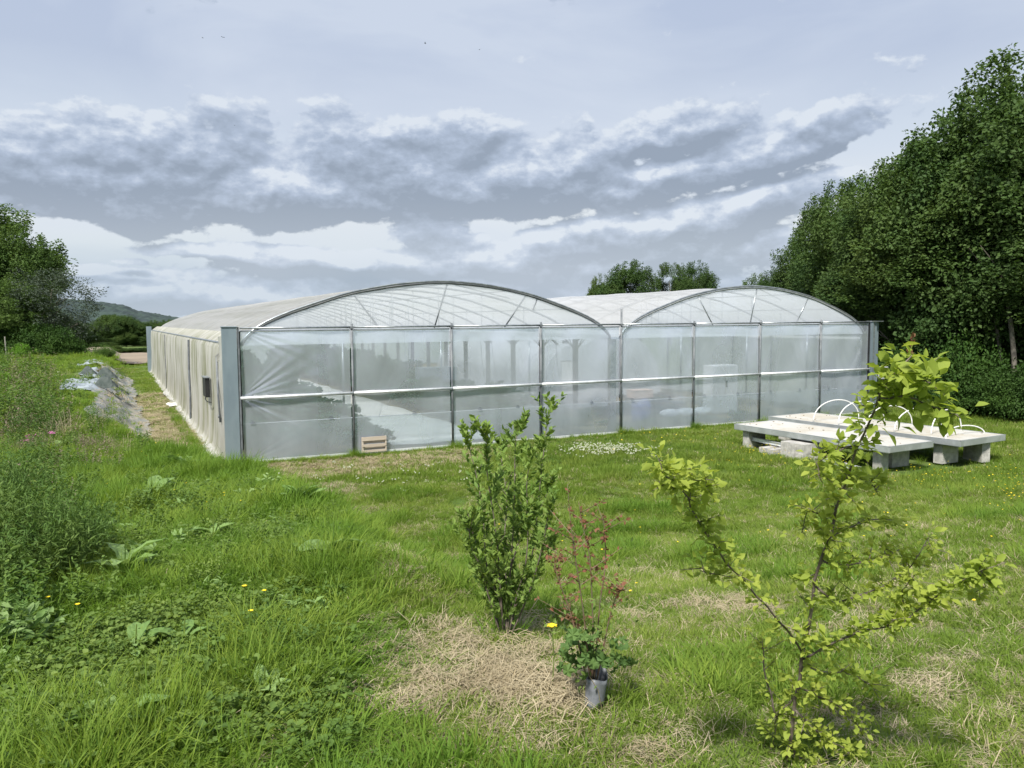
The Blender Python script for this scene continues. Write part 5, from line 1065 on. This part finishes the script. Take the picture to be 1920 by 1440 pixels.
for i, (px, py, k, lb) in enumerate(((62, 828, 22, 'cluster of bright pink flowers among brown weeds on the left'), (52, 838, 10, 'smaller pale pink flower cluster beside the bright one'), (98, 822, 8, 'single small pink flower head nearer the tarpaulin'))):
    g = np.random.default_rng(i); p = ground_at(px, py+14); t = empty('pink_flower', tuple(p), lb, 'flower'); hh = .22
    MB().tube([(0, 0, 0), (.01, 0, hh)], .004, 5).obj('stem', m_weed, t)
    n = k*7; q = np.c_[g.normal(size=(n, 2))*.035*(k/14)**.5, hh+.03*g.random(n)]; V, L_, kk = leaves(q, g.normal(size=(n, 3)), .022, .016, rg=g); add('petals', fast_mesh('petals', V, L_, 3, m_pink, tint=np.zeros(n*kk)), t, kind='stuff')
yl = [(1035, 1282, 1.9, 'large yellow flower on the straw beside the grey guard tube'), (128, 1062, 1.2, 'yellow flower just right of the feathery bush'), (185, 945, 1.1, 'yellow flower below the brown weeds on the bank'), (460, 1140, 1.1, 'leftmost yellow flower of two side by side in the mid bank grass'), (497, 1144, 1.0, 'rightmost yellow flower of two side by side in the mid bank grass'), (472, 1186, 1.0, 'yellow flower just below the pair in the mid bank grass'),
      (345, 945, 1.1, 'yellow flower next to the drooping pale dock'), (92, 1157, 1.0, 'yellow flower low beside the bare shade under the feathery bush'), (148, 1172, 1.0, 'lowest yellow flower on the far left bank'), (1823, 1165, 1.1, 'lone yellow flower near the tip of the sapling side branch'), (8, 790, 1.2, 'yellow flower at the frame edge above the brown weeds')]
YM = flower_mesh('yellow_flower', m_yellow, 6, .016, .15)
def yellow(px, py, s, lb):
    p = ground_at(px, py+14); t = empty('yellow_flower', tuple(p), lb, 'flower'); V, L_, k = flower_head('p', m_yellow, 6, .016, .15, 1)
    pm = MB().put(V, L_.reshape(-1, 3).tolist()).mesh('petals', m_yellow); add('petals', pm, t, scale=(s, s, s)); MB().tube([(0, 0, 0), (.006*s, 0, .08*s), (0, 0, .15*s)], .0015*s, 4).obj('stem', m_weed, t)
for a in yl: yellow(*a)
def tall_weeds():
    g = np.random.default_rng(44)
    def upright(name, mat, n, h, leaf, wid, seed, spread):
        q = np.random.default_rng(seed); P = []; D = []; b = MB()
        for i in range(n):
            a = q.random()*6.28; r = spread*q.random()**.6; hh = h*(.5+.6*q.random()); e = np.array([r*math.cos(a)*1.5, r*math.sin(a)*1.5, hh]); s0 = np.array([r*math.cos(a)*.6, r*math.sin(a)*.6, 0]); m = 18
            t = .12+.88*q.random(m); P.append(s0+(e-s0)*t[:, None]); th = q.random(m)*6.28; D.append(np.c_[np.cos(th), np.sin(th), .2+.5*q.random(m)])
        P = np.concatenate(P); D = np.concatenate(D); V, L_, k = leaves(P, D, leaf*(.5+.8*q.random(len(P))), leaf*wid, rg=q); return fast_mesh(name, V, L_, 3, mat, tint=np.repeat(q.random(len(P)), k))
    pr = [upright('nettle', m_weed, 16, .48, .055, .45, 1, .16), upright('mugwort', m_feather, 20, .55, .045, .28, 2, .16), upright('dead_stalks', MT['brown_weed_leaf'], 16, .5, .035, .3, 3, .18), upright('low_dock', m_dock, 6, .22, .11, .4, 4, .12), tuft('tall_grass', 60, .12, .42, .006, .55, m_lush, 5), tuft('pale_grass', 50, .14, .40, .004, .8, m_straw, 6)]
    P = []; I = []; S_ = []
    for (px, py, sx, sy, n, kinds, sc) in ((10, 720, 35, 25, 60, (0, 1, 2, 4, 0), 1.9), (30, 790, 50, 25, 80, (0, 2, 1, 5, 1), 1.4), (90, 850, 90, 25, 60, (2, 1, 4, 5), .9), (150, 800, 80, 40, 50, (1, 4, 0), .8), (60, 940, 70, 40, 50, (0, 1, 4, 2), .95), (150, 900, 80, 30, 34, (1, 0, 4), .8), (30, 1180, 50, 60, 22, (0, 1, 3), .75), (200, 1010, 120, 60, 40, (0, 3, 4, 0), .6), (330, 930, 100, 40, 40, (3, 0, 4), .62), (420, 1020, 90, 60, 30, (0, 3, 4), .5), (560, 1080, 60, 70, 22, (4, 3, 0), .45), (120, 1300, 130, 80, 30, (0, 3, 4), .42), (380, 1250, 150, 90, 30, (3, 0, 4), .36), (180, 700, 60, 20, 26, (0, 4, 5), .8)):
        for _ in range(n):
            x, y = px+g.normal()*sx, min(max(py+g.normal()*sy, 655), 1438); q = ground_at(x, y)
            if q[0] > -1.9 and q[1] > -1.5: continue
            P.append((q[0], q[1], TZ(q[0], q[1])-.02)); I.append(kinds[g.integers(0, len(kinds))]); s = sc*(.7+.5*g.random()); S_.append((s, s, s))
    n = len(P); scatter('tall_weeds', np.array(P), np.c_[g.normal(size=(n, 2))*.12, g.random(n)*6.28], np.array(S_), np.array(I), pr, 'tall mixed weeds and long grass on the left bank')
tall_weeds()
# stake in the meadow, white litter at the far path end
p = ground_at(12, 672); MB().tube([(p[0], p[1], p[2]), (p[0]-.02, p[1], p[2]+1.35)], .035, 8).obj('stake', plain('weathered_post', (.30, .28, .25), (.2, .19, .17), .9), label='grey wooden stake standing in the meadow at the frame edge', cat='post')
for i, (px, py, s, lb) in enumerate(((262, 682, .35, 'white crumpled sheet lying at the far end of the trodden path'), (250, 681, .22, 'small white scrap beside the crumpled sheet on the far path'), (332, 762, .3, 'white scrap of film lying against the foot of the side wall'))):
    p = ground_at(px, py); g = np.random.default_rng(i); X, Y = np.meshgrid(np.linspace(-s, s, 9), np.linspace(-s*2, s*2, 12)); Z = .05+.07*g.random(X.shape); MB().grid(np.stack([X+.05*g.normal(size=X.shape)+p[0], Y+p[1], Z+p[2]], -1)).obj('white_scrap', m_mottled, label=lb, cat='litter')
# crops inside the left bay
def crops():
    g = np.random.default_rng(33); pr = [weed_patch('crop_a', 60, .26, .13, m_crop, 3, .35), weed_patch('crop_b', 50, .24, .12, m_crop, 4, .5)]
    P = []
    for x in (.5, 1.2, 1.9, 2.6, 3.2, 6.7, 7.3, 8.1, 8.8): 
        y = np.arange(.8, 36, .42); P.append(np.c_[x+g.normal(size=len(y))*.05, y+g.normal(size=len(y))*.08, np.full(len(y), .02)])
    P = np.concatenate(P); n = len(P); s = .8+.4*g.random(n); z = np.clip(.5+(P[:, 1])*.05, .5, 1.4)
    scatter('crop_rows', P, np.c_[np.zeros((n, 2)), g.random(n)*6.28], np.c_[s, s, s*z*1.5], g.integers(0, 2, n), pr, 'rows of leafy green crops inside the left bay')
    n = 600; q = np.c_[9.9+9*g.random(n), .6+12*g.random(n), np.zeros(n)]; s = .6+.3*g.random(n)
    k = (q[:, 1] < 1.3) | (g.random(n) < .3); q = q[k]; n = len(q); scatter('floor_weeds', q, np.c_[np.zeros((n, 2)), g.random(n)*6.28], np.c_[s[:n], s[:n], s[:n]*.25], g.integers(0, 2, n), pr, 'low weeds growing on the floor of the right bay')
crops()
# birds
for i, (px, py, dpt, s, lb) in enumerate(((380, 71, 60, .10, 'tiny dark bird in the upper sky, leftmost of the pair'), (418, 70, 60, .11, 'tiny dark bird in the upper sky, the other one of the pair'), (797, 81, 70, .13, 'tiny dark bird high above the first roof arch'), (899, 93, 75, .13, 'tiny pale bird right of the one above the arch'), (440, 235, 60, .07, 'very small bird in front of the white cloud edge'))):
    p = at(px, py, dpt); t = empty('bird', tuple(p), lb, 'bird', 'birds in the sky')
    b = MB(); b.tube([(-.9*s, 0, 0), (-.4*s, 0, .02*s), (.3*s, 0, 0), (.8*s, 0, -.03*s)], [.02*s, .16*s, .14*s, .03*s], 6); b.put(np.array([(.25*s, .05*s, .03*s), (-.3*s, .05*s, .03*s), (-.25*s, .9*s, .35*s), (-.1*s, 1.5*s, .2*s)]), [(0, 1, 2), (0, 2, 3)]); b.put(np.array([(.25*s, -.05*s, .03*s), (-.3*s, -.05*s, .03*s), (-.25*s, -.9*s, .35*s), (-.1*s, -1.5*s, .2*s)]), [(0, 2, 1), (0, 3, 2)])
    b.obj('body', m_black, t, smooth=False); t.rotation_euler = (.2, 0, i*1.3)
